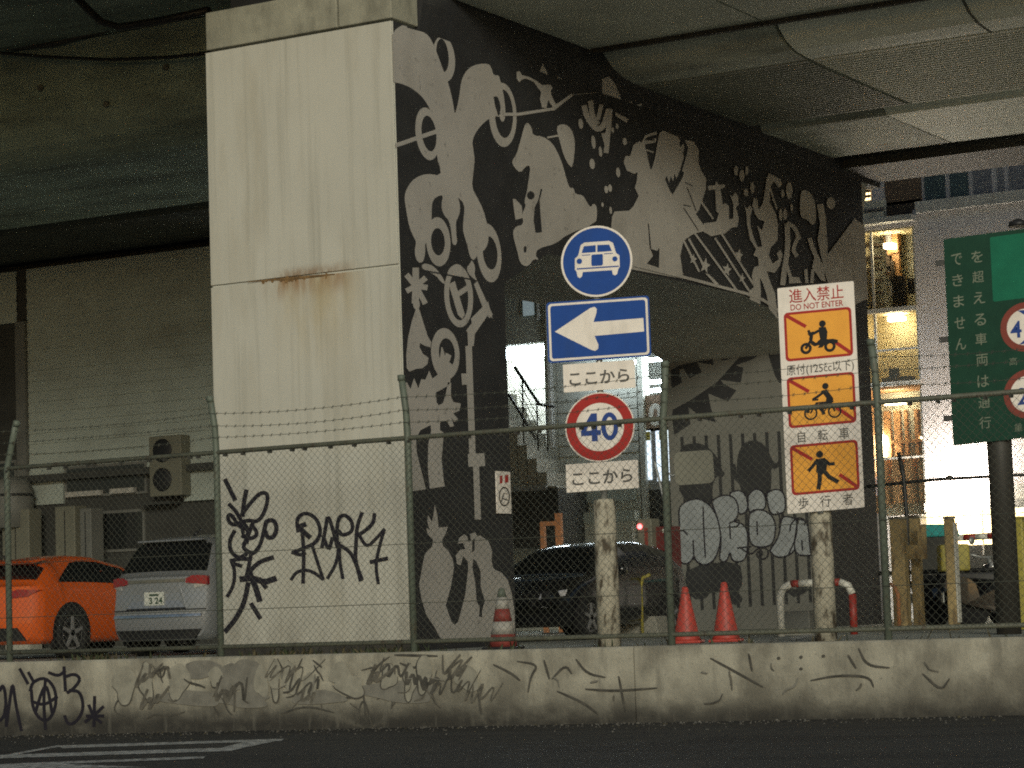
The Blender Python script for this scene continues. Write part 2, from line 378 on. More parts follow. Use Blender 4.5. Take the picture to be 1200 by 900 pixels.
struct(lm.m.build('parking_line', M['roadpaint']))

# ------------------------------------------------------------------ barrier wall with its graffiti
BY = 24.0
bar = thing('barrier_wall', 'long low concrete barrier wall beside the road, smeared with faded graffiti', 'wall', (-16, BY, 0))
m = MB(); prof = [(BY + .32, -1), (BY + .32, .865), (BY + .02, .865), (BY, .845), (BY, -1)]
for a, b in ((-60, -24.01), (-24, -12.512), (-12.5, -2.0), (-1.99, 30)):
    m.prism(prof, lambda y, z, a=a: (a, y, z), lambda y, z, b=b: (b, y, z))
m.build('wall', M['barrier'], bar, True)
g = Paint(lambda u, v, l: at(u, v, BY - l), .0025, .00006).zone(0, 730, 2.4)
W = 9
for st in ([(0, 190), (8, 172), (16, 200), (18, 290)], [(18, 290), (30, 200), (36, 165), (44, 230), (60, 302)], [(56, 130), (78, 170)], [(0, 275), (12, 262), (16, 230)],
           [(85, 190), (92, 165), (128, 152), (156, 185), (158, 235), (138, 275), (112, 272), (92, 240), (88, 190)], [(128, 158), (122, 220), (128, 298)],
           [(92, 222), (125, 232), (160, 208)], [(100, 250), (118, 190), (132, 172), (146, 250)], [(80, 140), (96, 168)], [(138, 140), (165, 150), (182, 135)],
           [(180, 125), (184, 190)], [(182, 152), (210, 142), (228, 158), (206, 186), (190, 196)], [(196, 190), (226, 192), (236, 240), (218, 276), (192, 288), (182, 262)],
           [(250, 232), (262, 262), (284, 280)], [(290, 236), (266, 258), (240, 278)], [(266, 208), (264, 290)], [(244, 262), (290, 262)]):
    g.stroke(st, W, 0)
# faded, buffed-over scribbles along the rest of the wall
for st in ([(320, 160), (345, 130), (385, 150), (370, 195), (330, 215), (318, 250), (350, 262)], [(430, 120), (455, 165), (470, 110), (485, 160)], [(410, 270), (440, 255), (480, 262), (520, 250)],
           [(780, 100), (805, 150), (815, 110)], [(810, 105), (832, 140), (850, 100)], [(800, 180), (820, 175), (832, 205), (805, 210)], [(880, 105), (905, 125)], [(870, 200), (900, 196), (905, 240)],
           [(1020, 180), (1030, 280)], [(1000, 285), (1022, 200), (1046, 290)], [(1060, 215), (1140, 180), (1100, 240)], [(1035, 170), (1060, 120), (1095, 95)], [(1090, 190), (1110, 170)],
           [(950, 212), (1010, 210)], [(790, 255), (860, 232), (940, 252)], [(640, 225), (700, 205), (690, 240)], [(600, 235), (618, 262), (606, 285)]):
    g.stroke(st, 5.5, 1, 2, False, True)
g.zone(450, 730, 1.6)
for st in ([(20, 60), (100, 62)], [(30, 75), (60, 88), (66, 66)], [(250, 72), (290, 78), (275, 100), (270, 130)], [(300, 70), (310, 105)], [(315, 105), (340, 78), (352, 95)], [(205, 78), (240, 95), (255, 108)],
           [(360, 68), (380, 95), (415, 102)], [(612, 66), (660, 92), (710, 120)], [(684, 58), (690, 90)], [(325, 128), (375, 150), (400, 170)], [(378, 124), (430, 128), (512, 122)], [(440, 100), (452, 165)],
           [(890, 48), (905, 80), (948, 84)], [(870, 60), (885, 85)], [(800, 108), (850, 98), (910, 100), (918, 120)], [(1010, 95), (1045, 128), (1060, 105)], [(2, 130), (30, 100), (14, 155)], [(80, 110), (96, 150)], [(175, 120), (182, 170)]):
    g.stroke(st, 4.6, 1, 2, False, True)
for dx, dy in ((740, 66), (782, 64), (782, 86), (824, 62)): g.ell(dx, dy, 3.4, 3, 0, 1, 10)
rnd = random.Random(4)
g.T = lambda x, y: (x, y)
base = lambda x: 777 - .022 * x
for cx_, dy_, rx_, ry_, mt in ((236, 12, 22, 12, 3), (268, 26, 14, 22, 3), (290, 24, 16, 26, 3), (222, 46, 40, 10, 3), (286, 50, 34, 9, 3), (372, 48, 30, 10, 3), (470, 44, 50, 12, 3), (146, 30, 14, 20, 2), (172, 26, 9, 24, 2), (208, 26, 13, 20, 2), (252, 22, 8, 11, 2), (306, 28, 8, 22, 2), (322, 26, 7, 26, 2), (340, 24, 8, 20, 2), (362, 34, 9, 14, 2), (398, 20, 12, 16, 2), (412, 36, 18, 14, 2), (455, 26, 9, 18, 2), (480, 34, 8, 20, 2), (496, 24, 9, 24, 2), (548, 30, 14, 16, 2)):
    n = 14; ph = rnd.uniform(0, 6)
    pts = [(cx_ + rx_ * (1 + .3 * math.sin(3 * t + ph) + rnd.uniform(-.12, .12)) * math.cos(t), base(cx_) + dy_ + ry_ * (1 + .22 * math.cos(2 * t + ph) + rnd.uniform(-.1, .1)) * math.sin(t)) for t in (2 * math.pi * q / n for q in range(n))]
    pts = [(x, min(max(y, base(x) + 2), base(x) + 72)) for x, y in pts]
    g.poly(pts, mt, 2)
    if mt == 2 and rnd.random() < .5: g.stroke(pts[:rnd.randint(6, 13)], rnd.uniform(1.0, 2.0), 1, 2, False, True)
for i in range(15):                                 # overlapping half-faded handwriting on the left half
    x = rnd.uniform(132, 560); hgt = rnd.uniform(10, 25); cy = base(x) + rnd.uniform(14, 48); pts = []; n = rnd.randint(5, 11); sl_ = rnd.uniform(.1, .5)
    for k in range(n):
        up_ = 1 if k % 2 else -1; y_ = cy + up_ * hgt * rnd.uniform(.35, 1); pts.append((x + k * rnd.uniform(3.2, 6.0) - up_ * hgt * sl_, min(max(y_, base(x) + 2), base(x) + 68)))
    g.stroke(pts, rnd.uniform(1.8, 4.6), 4 if i % 3 else 1, 2, False, i % 2 == 0)
for i in range(34):
    bx = rnd.choice([rnd.uniform(135, 520), rnd.uniform(270, 500), rnd.uniform(560, 1190)]); by = base(bx) + rnd.uniform(4, 56)
    a = rnd.choice([1.57, 1.3, 1.9, .3]) + rnd.uniform(-.5, .5); pts = [(bx, by)]
    for k in range(rnd.randint(1, 4)):
        a += rnd.uniform(-.9, .9); l = rnd.uniform(3, 10); y2 = pts[-1][1] + math.sin(a) * l
        y2 = min(max(y2, base(bx) + 2), base(bx) + 66); pts.append((pts[-1][0] + math.cos(a) * l, y2))
    g.stroke(pts, rnd.uniform(1.0, 2.6), rnd.choice((1, 4, 4, 3)), 2, False, True)
g.m.build('graffiti', [M['spray'], M['scrawl'], M['scrawl_light'], M['buff'], M['scrawl_mid']], bar, True)

gm = MB(); rg = random.Random(12)
for i in range(900):
    x = rg.uniform(-22, -7); y = 23.97 - abs(rg.gauss(0, .35)) * (1 if i % 5 else 3); r_ = rg.uniform(.004, .014) * (1.6 if i % 23 == 0 else 1); z = zr_(x) + .001
    vs = [(x + r_ * rg.uniform(.6, 1.3) * math.cos(t), y + r_ * rg.uniform(.6, 1.3) * math.sin(t), z) for t in (0, 1.26, 2.5, 3.8, 5.0)] + [(x, y, z + r_ * .9)]
    gm.add(vs, [(k, (k + 1) % 5, 5) for k in range(5)], 0 if i % 6 else 1)
tag(gm.build('road_grit', [M['grit'], M['leaf_dry']]), 'fine grit and dry leaf bits along the gutter of the barrier', 'grit', None, 'stuff')

# ------------------------------------------------------------------ the portal pier with its mural
X0, XL, Y0, YN, YF, YE = -16.63, -19.55, 26.0, 28.57, 39.15, 41.45
ZT = 8.76
pier = thing('portal_pier', 'tall concrete portal pier carrying the overpass, black and white mural on its side', 'pier', (-18.1, 34, LOT))
prof = [(Y0, LOT - .3), (Y0, ZT), (YE + .3, ZT), (YE, ZT - .6), (YE, LOT - .3), (YF, LOT - .3), (YF, 5.55), (37.3, 6.08), (36.16, 6.22), (29.8, 6.2), (YN, 5.67), (YN, LOT - .3)]
MB().prism(prof, lambda y, z: (XL, y, z), lambda y, z: (X0, y, z)).build('frame', M['soffit'], pier, True)
# cap: front block flush with the column, sides corbelled outwards
m = MB(); m.box(XL, -17.46, Y0 - .03, Y0 + .6, ZT + .035, 9.3); m.box(-17.435, X0, Y0 - .03, Y0 + .6, ZT + .035, 9.3)
m.build('capital', M['capital'], pier, True, .015)
CB = .06
m = MB(); cs = [(XL, ZT + .002), (XL - CB, 9.12), (XL - CB, 10.3), (X0 + CB, 10.3), (X0 + CB, 9.12), (X0, ZT + .002)]
m.prism(cs, lambda x, z: (x, Y0 + .62, z), lambda x, z: (x, YE + .9, z)); m.build('cap_beam', M['mblack'], pier, True)
# steel jacket on the front: three panels with open joints
for z0, z1 in ((5.665, ZT), (3.50, 5.635), (LOT + .13, 3.475)):
    MB().box(XL - .01, X0 - .012, Y0 - .03, Y0 - .001, z0, z1).build('jacket_panel', M['cladding'], pier, True, .006)
m = MB(); m.box(XL - .02, X0 + .02, Y0 - .07, Y0 - .001, LOT - .1, LOT + .12); m.build('plinth', M['joint'], pier, True)
r = Paint(lambda u, v, l: at(u, v, Y0 - .031 - l), .001, .0001)                       # rust bleeding from the joint
rn = random.Random(3)
for i in range(26):
    x = rn.gauss(345, 20); y = 333 - (x - 250) * .092 + rn.uniform(-1, 2)
    h = abs(rn.gauss(0, 2.2)) + 1
    r.stroke([(x, y), (x + rn.uniform(-1, 1), y + h * .5), (x + rn.uniform(-1, 1), y + h)], rn.uniform(1.5, 4), 0, 1, False, True)
r.stroke([(290, 330.5), (330, 326.8), (352, 324.5), (392, 321)], 2.0, 0, 1, False, True); r.stroke([(318, 328), (352, 325), (380, 322.5)], 2.8, 0, 1, False, True)
r.m.build('rust_streak', [M['rust']], pier, True)

clampY = lambda p, l: Vector((X0 + l, min(max(p.y, Y0 - .028), YE - .01), min(max(p.z, LOT), ZT - .01)))
mu = Paint(lambda u, v, l: clampY(at(u, v, X0, 0), l), .003, .00012)
mu.m.add([(X0 + .002, y, z) for y, z in [(Y0, LOT), (Y0, ZT), (YE, ZT), (YE, LOT), (YF, LOT), (YF, 5.55), (37.3, 6.08), (36.16, 6.22), (29.8, 6.2), (YN, 5.67), (YN, LOT)]], [tuple(range(11))], 1)
K, Wt = 1, 0
A = lambda: mu.zone(450, 0, 4.5); Bz = lambda: mu.zone(450, 180, 4.5); Cz = lambda: mu.zone(450, 360, 4.5); Dz = lambda: mu.zone(450, 560, 4.09)
Ez = lambda: mu.zone(580, 50, 4.5); Gz = lambda: mu.zone(700, 90, 5); Hz = lambda: mu.zone(820, 150, 4.284)
B2A = lambda ps: [(x, y + 810) for x, y in ps]
A()
mu.poly([(20, 190), (75, 143), (105, 130), (150, 145), (200, 165), (235, 188), (262, 238), (287, 303), (312, 372), (332, 420), (352, 490), (366, 560), (372, 606), (386, 560), (400, 480), (405, 430), (425, 385), (452, 355), (492, 338), (550, 335), (566, 360),
         (577, 398), (605, 396), (614, 432), (622, 470), (636, 540), (640, 600), (622, 618), (580, 612), (546, 630), (510, 662), (480, 702), (464, 745), (470, 790)]
        + B2A([(478, 30), (470, 100), (462, 178), (490, 230), (520, 290), (541, 360), (552, 430), (546, 482), (522, 517), (500, 520), (480, 556), (468, 562), (452, 545), (440, 490), (425, 440), (414, 400), (420, 330), (424, 266), (386, 226), (398, 258), (401, 300), (388, 342), (378, 356),
               (380, 430), (386, 470), (371, 487), (358, 470), (356, 432), (345, 356), (312, 322), (300, 270), (312, 218), (282, 224), (254, 250), (250, 300), (250, 400), (246, 450), (216, 466), (216, 530), (206, 570), (186, 578), (166, 556), (160, 510), (170, 466), (150, 430), (130, 380), (115, 290), (105, 224), (126, 170), (160, 130), (220, 105), (300, 117), (292, 60)])
        + [(282, 850), (270, 740), (290, 708), (268, 640), (240, 572), (210, 522), (170, 482), (110, 446), (20, 425)], Wt, 1)
mu.ring(228, 706, 62, 140, 38, 95, -.13, Wt, dx=8, dy=-2); mu.poly([(20, 745), (280, 680), (284, 702), (20, 768)])
mu.ring(625, 606, 73, 170, 48, 128, -.05, Wt, dx=6, dy=-6); 
mu.poly([(610, 470), (628, 470), (640, 620), (625, 648), (606, 620), (612, 560)], Wt, 1); mu.ell(597, 550, 14, 44, -.2, K); mu.poly([(575, 510), (590, 510), (612, 600), (600, 612)], K)
mu.ring(315, 310, 58, 122, 32, 88, -.1, Wt, dx=-8, dy=-18); mu.ell(302, 165, 44, 30, .3, Wt); mu.poly([(130, 105), (175, 120), (210, 150), (180, 150), (150, 135)])
mu.poly([(120, 138), (215, 160), (350, 215), (350, 221), (215, 168), (120, 146)], K)
Bz()
mu.ring(285, 465, 64, 130, 36, 72, -.06, Wt, dx=-2, dy=0); mu.ring(552, 524, 64, 156, 38, 88, -.1, Wt, dx=6, dy=0)
mu.ring(392, 752, 76, 165, 50, 128, -.06, Wt); mu.poly([(340, 690), (372, 672), (425, 850), (410, 872), (388, 850)]); mu.poly([(440, 690), (460, 710), (372, 770), (360, 745)])
mu.poly([(328, 640), (345, 600), (380, 580), (410, 592), (430, 640), (420, 652)], Wt, 1); mu.poly([(195, 590), (215, 578), (260, 592), (300, 640), (325, 690), (300, 680), (270, 640), (205, 612)], Wt, 1)
mu.poly([(452, 580), (462, 558), (480, 600), (475, 640), (492, 672), (470, 660), (440, 630), (434, 600)], Wt, 1); mu.poly([(100, 592), (480, 664), (480, 672), (100, 600)], K)
mu.poly([(472, 690), (490, 672), (572, 850), (555, 868), (536, 850), (455, 950), (430, 935), (520, 815)])
for ex, ey, wd in ((122, 645, 30), (165, 612, 34), (212, 660, 30), (218, 706, 30), (212, 785, 28), (122, 722, 28)): mu.stroke([(166, 698), (ex, ey)], wd, Wt, 0)
mu.stroke([(166, 700), (162, 780)], 38, Wt, 0); mu.ell(168, 795, 18, 28, 0, Wt)
Cz()
mu.poly([(165, 8), (182, 8), (205, 82), (226, 150), (246, 186), (242, 212), (215, 205), (186, 190), (184, 210), (202, 246), (232, 268), (226, 300), (200, 322), (165, 326), (130, 340), (116, 320), (114, 250), (124, 160), (142, 80)], Wt)
mu.poly([(60, 400), (118, 396), (136, 432), (155, 374), (178, 428), (192, 380), (215, 382), (235, 335), (252, 376), (276, 360), (300, 310), (320, 268), (332, 244), (352, 256), (341, 290), (366, 310), (350, 350), (345, 400), (325, 420), (290, 440), (270, 450), (274, 500), (285, 518), (308, 505),
         (324, 452), (334, 396), (350, 398), (350, 470), (362, 500), (402, 508), (395, 546), (362, 560), (388, 590), (368, 606), (352, 580), (366, 628), (345, 632), (328, 600), (292, 606), (292, 648), (312, 662), (306, 740), (300, 800), (312, 918), (318, 945), (100, 975), (60, 960)], Wt)
mu.poly([(242, 622), (190, 648), (166, 690), (168, 760), (190, 850), (218, 962), (238, 960), (228, 850), (230, 722), (246, 650)], K, 0)
mu.ring(320, 246, 75, 136, 42, 78, -.08, Wt, dx=8, dy=-4); mu.poly([(300, 200), (318, 250), (326, 300), (300, 320), (286, 300), (296, 240)], Wt, 1); mu.poly([(322, 240), (352, 255), (340, 292), (362, 310), (340, 340), (305, 320)], Wt)
mu.poly([(436, 118), (478, 118), (470, 205), (440, 210)]); mu.poly([(426, 205), (460, 205), (480, 780), (446, 780)]); mu.poly([(404, 350), (440, 350), (440, 408), (408, 410)]); mu.poly([(438, 775), (526, 770), (530, 838), (442, 842)])
mu.poly([(466, 838), (498, 838), (508, 1120), (475, 1120)]); mu.poly([(455, 60), (545, -30), (570, 60), (545, 40), (470, 150)])
Dz()
mu.poly([(240, 128), (252, 180), (258, 238), (302, 235), (292, 270), (276, 294), (278, 325), (305, 350), (326, 390), (332, 430), (318, 520), (292, 610), (320, 690), (345, 712), (345, 775), (272, 775), (236, 712), (200, 660), (176, 580), (164, 510), (174, 460), (184, 400), (195, 360), (226, 332), (230, 310), (232, 296), (205, 268), (200, 240), (215, 250), (204, 210), (207, 178), (226, 210), (233, 180)], Wt)
mu.poly([(340, 775), (340, 700), (352, 690), (386, 560), (400, 440), (398, 400), (376, 375), (364, 420), (346, 412), (340, 370), (360, 345), (386, 342), (375, 312), (350, 316), (356, 288), (382, 270), (396, 282), (402, 308), (414, 298), (408, 270), (434, 260), (446, 282), (456, 275), (496, 302), (515, 350), (512, 400), (522, 436), (560, 455), (590, 490), (610, 560), (622, 640), (625, 775)], Wt)
mu.poly([(424, 388), (440, 402), (460, 450), (460, 520), (480, 590), (466, 640), (468, 670), (452, 664), (455, 620), (440, 590), (434, 500), (420, 430)], K); mu.poly([(420, 300), (432, 290), (430, 350), (418, 358)], K)
Ez()
mu.poly([(110, 155), (125, 150), (140, 172), (176, 180), (212, 200), (245, 224), (290, 222), (300, 240), (290, 255), (296, 282), (322, 334), (310, 350), (286, 320), (278, 300), (268, 346), (245, 342), (234, 300), (240, 262), (200, 206), (160, 190), (136, 196), (126, 210), (112, 192)])
mu.poly([(40, 370), (120, 370), (296, 343), (400, 268), (405, 282), (312, 356), (120, 386), (40, 387)]); mu.stroke([(405, 275), (545, 165)], 4, Wt, 0)
mu.poly([(170, 422), (190, 448), (196, 490), (250, 495), (300, 530), (332, 590), (352, 640), (376, 730), (392, 770), (410, 763), (420, 800), (460, 803), (485, 848), (502, 870), (512, 850), (530, 855), (536, 900), (528, 955), (380, 1010), (315, 1062), (225, 1085), (208, 1120), (230, 1148), (200, 1140), (180, 1172), (158, 1182), (128, 1162), (114, 1100), (96, 1036), (90, 996), (106, 970), (148, 958), (138, 905), (160, 860), (150, 840), (165, 785), (175, 715), (184, 650), (160, 650), (130, 690), (95, 655), (85, 625), (110, 590), (130, 520), (146, 460), (156, 428)], Wt, 1)
mu.poly([(90, 825), (105, 825), (138, 862), (142, 925), (105, 935), (97, 885)]); mu.ell(185, 806, 20, 22, 0, K); mu.poly([(205, 870), (225, 830), (238, 770), (246, 775), (232, 830), (236, 900), (244, 1000), (210, 1004), (200, 940)], K); mu.ell(155, 1090, 8, 18, 0, K)
mu.poly([(318, 445), (350, 428), (386, 440), (410, 480), (420, 540), (406, 662), (385, 645), (360, 600), (338, 520)], Wt, 1); mu.poly([(270, 496), (330, 486), (330, 496), (272, 506)])
for st, wd in (([(468, 340), (480, 390), (515, 440), (540, 460), (570, 440), (595, 360)], 30), ([(500, 315), (510, 390), (535, 425)], 26), ([(556, 335), (540, 400)], 22), ([(602, 358), (592, 480), (582, 575)], 26)): mu.stroke(st, wd, Wt, 1)
mu.poly([(556, 480), (602, 470), (586, 588)]); mu.poly([(630, 368), (698, 402), (690, 424), (630, 386)])
for x, y, a, b in ((448, 428, 12, 28), (515, 525, 11, 36), (552, 575, 9, 28), (508, 640, 14, 28), (645, 685, 11, 26), (640, 442, 8, 15), (616, 462, 7, 16), (680, 522, 11, 20), (582, 775, 10, 20), (602, 768, 10, 20), (562, 855, 6, 12), (605, 885, 7, 20)): mu.ell(x, y, a, b, -.1, Wt, 14)
Gz()
mu.poly([(206, 400), (240, 378), (256, 385), (272, 345), (340, 320), (343, 340), (290, 352), (275, 365), (300, 372), (340, 360), (338, 385), (272, 398), (282, 440), (312, 545), (332, 480), (345, 400), (358, 330), (380, 315), (430, 338), (464, 350), (486, 378), (520, 370), (560, 384), (590, 430), (585, 500), (602, 550), (632, 600), (630, 660), (610, 722), (590, 780), (572, 805), (604, 850), (640, 900), (560, 920), (500, 960), (480, 1050), (500, 1185), (200, 1130), (70, 1050), (75, 900), (80, 822), (95, 790), (180, 785), (205, 760), (236, 700), (214, 650), (226, 610), (230, 560), (210, 570), (166, 550), (148, 500), (160, 465), (186, 465)], Wt, 0)
mu.poly([(390, 600), (402, 580), (415, 622), (425, 585), (440, 612), (445, 570), (460, 595), (480, 545), (502, 560), (495, 590), (436, 692), (420, 670)], K); mu.poly([(462, 345), (480, 370), (476, 400), (490, 430), (502, 470), (480, 540), (490, 556), (516, 465), (526, 420), (516, 382), (490, 365)], K); mu.ell(494, 420, 9, 26, .1, Wt, 12)
mu.poly([(280, 410), (300, 430), (330, 440), (315, 530), (305, 545), (288, 470)], K); mu.stroke([(282, 430), (322, 442)], 8, Wt, 0); mu.stroke([(270, 370), (330, 372)], 6, K, 0)
mu.poly([(290, 860), (296, 860), (310, 1010), (345, 1020), (358, 1000), (355, 1120), (285, 1095), (320, 1050), (300, 1000)], K)
for st in ([(510, 620), (552, 640)], [(520, 650), (572, 785)], [(500, 752), (540, 760)], [(500, 770), (585, 900)]): mu.stroke(st, 6, K, 0)
mu.poly([(640, 640), (682, 636), (690, 612), (706, 634), (740, 630), (742, 650), (716, 660), (722, 700), (728, 750), (745, 740), (764, 760), (766, 835), (790, 832), (790, 745), (770, 690), (786, 702), (800, 678), (818, 700), (822, 750), (806, 765), (822, 830), (815, 880), (780, 885), (740, 920), (660, 935), (600, 900), (620, 858), (690, 850), (705, 800), (690, 790), (688, 740), (684, 662), (645, 664)], Wt)
Hz()
for st in ([(5, 375), (60, 455)], [(-30, 530), (180, 815)], [(72, 555), (240, 815)], [(100, 525), (268, 792)], [(-90, 560), (-10, 720)], [(-60, 560), (20, 700)]): mu.stroke(st, 10, Wt, 0)
def star(x, y, s): mu.poly([(x + s * (1 if k % 2 == 0 else .45) * math.sin(k * math.pi / 5 + .2), y - s * 1.5 * (1 if k % 2 == 0 else .45) * math.cos(k * math.pi / 5 + .2)) for k in range(10)], Wt)
for q in ((190, 640, 22), (130, 712, 24), (205, 755, 18), (20, 692, 28), (-40, 660, 20)): star(*q)
mu.poly([(20, 730), (40, 735), (90, 785), (70, 785)])
mu.poly([(215, 385), (230, 408), (245, 388), (258, 408), (246, 445), (250, 500), (268, 560), (284, 598), (306, 596), (300, 560), (282, 490), (306, 515), (318, 470), (290, 460), (270, 430), (258, 390), (265, 350), (281, 360), (290, 410), (310, 380), (320, 320), (330, 250), (341, 228), (358, 236), (365, 270), (346, 300), (345, 375), (375, 430), (385, 480), (385, 560), (370, 582), (350, 600), (340, 640), (360, 682), (390, 660), (380, 630), (400, 612), (410, 640), (396, 690), (370, 728), (330, 720), (350, 780), (372, 830), (385, 960), (340, 905), (330, 840), (310, 780), (295, 750), (300, 820), (298, 885), (246, 862), (240, 820), (264, 800), (255, 740), (266, 700), (290, 690), (285, 650), (262, 640), (276, 610), (246, 560), (230, 480), (228, 430)], Wt)
mu.poly([(355, 235), (400, 258), (406, 285), (390, 302), (362, 262)]); mu.stroke([(345, 300), (380, 405)], 9, Wt, 0)
for x, y, a, b in ((443, 315, 16, 42), (410, 330, 8, 22), (175, 215, 11, 25), (205, 240, 13, 30), (230, 215, 8, 22), (258, 300, 10, 28), (225, 325, 10, 20), (400, 435, 9, 30), (422, 435, 10, 27), (455, 400, 6, 20), (652, 378, 22, 30)): mu.ell(x, y, a, b, 0, Wt, 14)
for st, wd in (([(432, 490), (436, 600), (420, 700), (410, 782)], 26), ([(436, 480), (470, 500), (492, 555)], 20), ([(482, 560), (460, 610), (478, 642)], 20), ([(430, 690), (452, 762)], 16), ([(546, 560), (562, 612), (600, 690), (622, 722)], 22), ([(525, 715), (530, 775)], 16), ([(560, 715), (555, 775)], 16)): mu.stroke(st, wd, Wt, 1)
mu.poly([(440, 748), (490, 750), (502, 778), (440, 782)]); mu.poly([(500, 320), (520, 308), (560, 340), (576, 400), (576, 470), (560, 492), (530, 460), (500, 450), (494, 400)], Wt, 1)
mu.poly([(568, 650), (612, 700), (626, 772), (600, 765), (556, 700)]); mu.poly([(580, 385), (612, 380), (626, 450), (634, 600), (634, 775), (600, 640), (584, 560), (596, 480)]); mu.poly([(635, 635), (770, 455), (850, 500), (850, 860), (745, 900), (635, 775)])
mu.T = lambda x, y: (x, y); mu.stroke([(742, 311), (800, 325), (845, 337), (880, 346), (897, 354), (912, 366)], 3.4, Wt, 1)
mural = mu.m.build('mural', [M['mwhite'], M['mblack']], pier, True)
# the mural runs on up the corbelled side of the cap
_n = Vector((9.12 - ZT, 0, -CB)).normalized()
def corbel(u, v, l):
    r_ = ray(u, v); p0 = Vector((X0, 0, ZT)); t = (p0 - EYE).dot(_n) / r_.dot(_n); p = EYE + r_ * t + _n * l
    if p.z > 9.09: p.z = 9.09
    return p
cp = Paint(corbel, .003, .0001).zone(580, 50, 4.5)
def cpb(): cp.m.build('mural_patch', [M['mwhite']], pier, True); cp.m = MB()
cp.poly([(565, 190), (600, 180), (632, 215), (672, 315), (620, 328), (563, 302)]); cpb(); cp.poly([(236, 150), (250, 108), (276, 160), (284, 200), (236, 192)]); cpb(); cp.poly([(330, 180), (352, 190), (346, 205), (330, 200)]); cpb()
cp.poly([(695, 320), (720, 310), (724, 350), (700, 352)]); cpb(); cp.poly([(742, 330), (772, 320), (776, 362), (748, 365)]); cpb()
cp.zone(820, 150, 4.284)
for x, y, a, b in ((165, 95, 14, 45), (240, 135, 10, 35), (210, 120, 8, 20), (420, 190, 15, 40), (390, 195, 8, 20), (335, 180, 15, 35), (525, 285, 14, 25)): cp.ell(x, y, a, b, 0, 0, 12); cpb()

# spray tags on the front panel
t = Paint(lambda u, v, l: at(u, v, Y0 - .031 - l), .0015, .00008).zone(240, 540, 3.75)
for st, wd in (([(90, 85), (110, 125), (132, 170)], 20), ([(182, 132), (172, 180), (166, 240)], 20), ([(160, 240), (200, 185), (245, 138), (280, 145), (268, 215), (235, 270), (190, 260), (150, 275)], 18), ([(108, 192), (140, 225), (160, 265)], 18), ([(150, 280), (112, 280), (98, 245), (115, 232), (150, 290), (185, 300)], 18), ([(130, 310), (108, 350), (112, 400), (150, 430), (182, 410)], 18),
               ([(210, 275), (190, 330), (165, 380), (190, 400), (215, 410), (245, 370), (262, 300)], 18), ([(262, 300), (270, 265), (300, 258), (318, 290), (306, 335), (276, 340), (265, 310)], 20), ([(205, 280), (235, 320), (205, 345), (165, 330)], 18), ([(115, 440), (150, 430), (200, 432)], 18), ([(118, 445), (132, 480), (128, 545), (100, 595)], 16),
               ([(205, 400), (192, 470), (180, 520)], 18), ([(190, 495), (235, 445), (298, 425)], 20), ([(160, 520), (215, 515), (260, 535), (308, 518)], 26), ([(200, 500), (225, 560), (240, 612)], 26), ([(190, 540), (175, 620), (140, 690), (92, 748)], 22), ([(205, 630), (242, 690)], 20), ([(240, 520), (268, 556)], 20), ([(120, 450), (160, 462)], 16), ([(170, 330), (160, 270), (190, 290), (185, 360)], 16)): t.stroke(st, wd, 0)
t.m.build('graffiti_tag', [M['spray']], pier, True)
t = Paint(lambda u, v, l: at(u, v, Y0 - .031 - l), .0015, .00008).zone(240, 540, 3.75)
for st, wd in (([(410, 310), (402, 255), (440, 225), (490, 250), (512, 310), (490, 360), (445, 380), (395, 400)], 17), ([(425, 280), (436, 400), (432, 535)], 17), ([(440, 280), (410, 290), (460, 335)], 22), ([(380, 522), (400, 490), (440, 478), (480, 490), (518, 520)], 15), ([(470, 365), (490, 430), (520, 520)], 15), ([(515, 380), (530, 300), (540, 235), (560, 290), (580, 370)], 17), ([(520, 330), (545, 400), (560, 340)], 17),
               ([(582, 380), (580, 270), (605, 232), (645, 258), (652, 310), (605, 330), (590, 310)], 17), ([(590, 360), (580, 450), (540, 515)], 15), ([(592, 370), (592, 440), (606, 515)], 15), ([(600, 375), (640, 400), (668, 460), (684, 525)], 17), ([(690, 230), (668, 290), (665, 360), (660, 440), (690, 520)], 17), ([(670, 330), (715, 300), (742, 270), (745, 235)], 17), ([(680, 330), (712, 382), (750, 345), (788, 302)], 15), ([(788, 305), (766, 380), (750, 460), (762, 538)], 15), ([(730, 445), (765, 436), (800, 430)], 18), ([(385, 402), (420, 415), (440, 405)], 16)): t.stroke(st, wd, 0)
t.m.build('graffiti_tag', [M['spray']], pier, True)

# front of the far column: palm leaf, bars and a beast in black on grey dimmed for weak light, silver bubble letters over it
fm = lambda u, v, l: (lambda p: Vector((min(max(p.x, XL + .01), X0 - .01), p.y, min(max(p.z, LOT), 5.54))))(at(u, v, YF - l))
pf = Paint(fm, .003, .00012)
pf.m.add([(x, YF - .002, z) for x, z in ((XL, LOT), (X0, LOT), (X0, 5.55), (XL, 5.55))], [(0, 1, 2, 3)], 0)
pf.zone(760, 390, 5)
pf.poly([(140, 452), (250, 392), (400, 290), (480, 200), (530, 122), (560, 100), (600, 105), (645, 130), (600, 160), (510, 190), (556, 206), (540, 292), (420, 275), (440, 300), (516, 338), (465, 402), (350, 355), (365, 440), (396, 525), (320, 505), (235, 436), (240, 495), (246, 535), (150, 600), (138, 505)], 1)
pf.poly([(128, 222), (180, 190), (300, 125), (376, 120), (380, 190), (285, 170), (312, 230), (240, 266), (206, 210), (180, 215), (196, 290), (134, 330)], 1); pf.poly([(412, 118), (492, 112), (440, 162)], 1)
pf.poly([(700, 95), (800, 80), (830, 300), (765, 292), (740, 250)], 1)
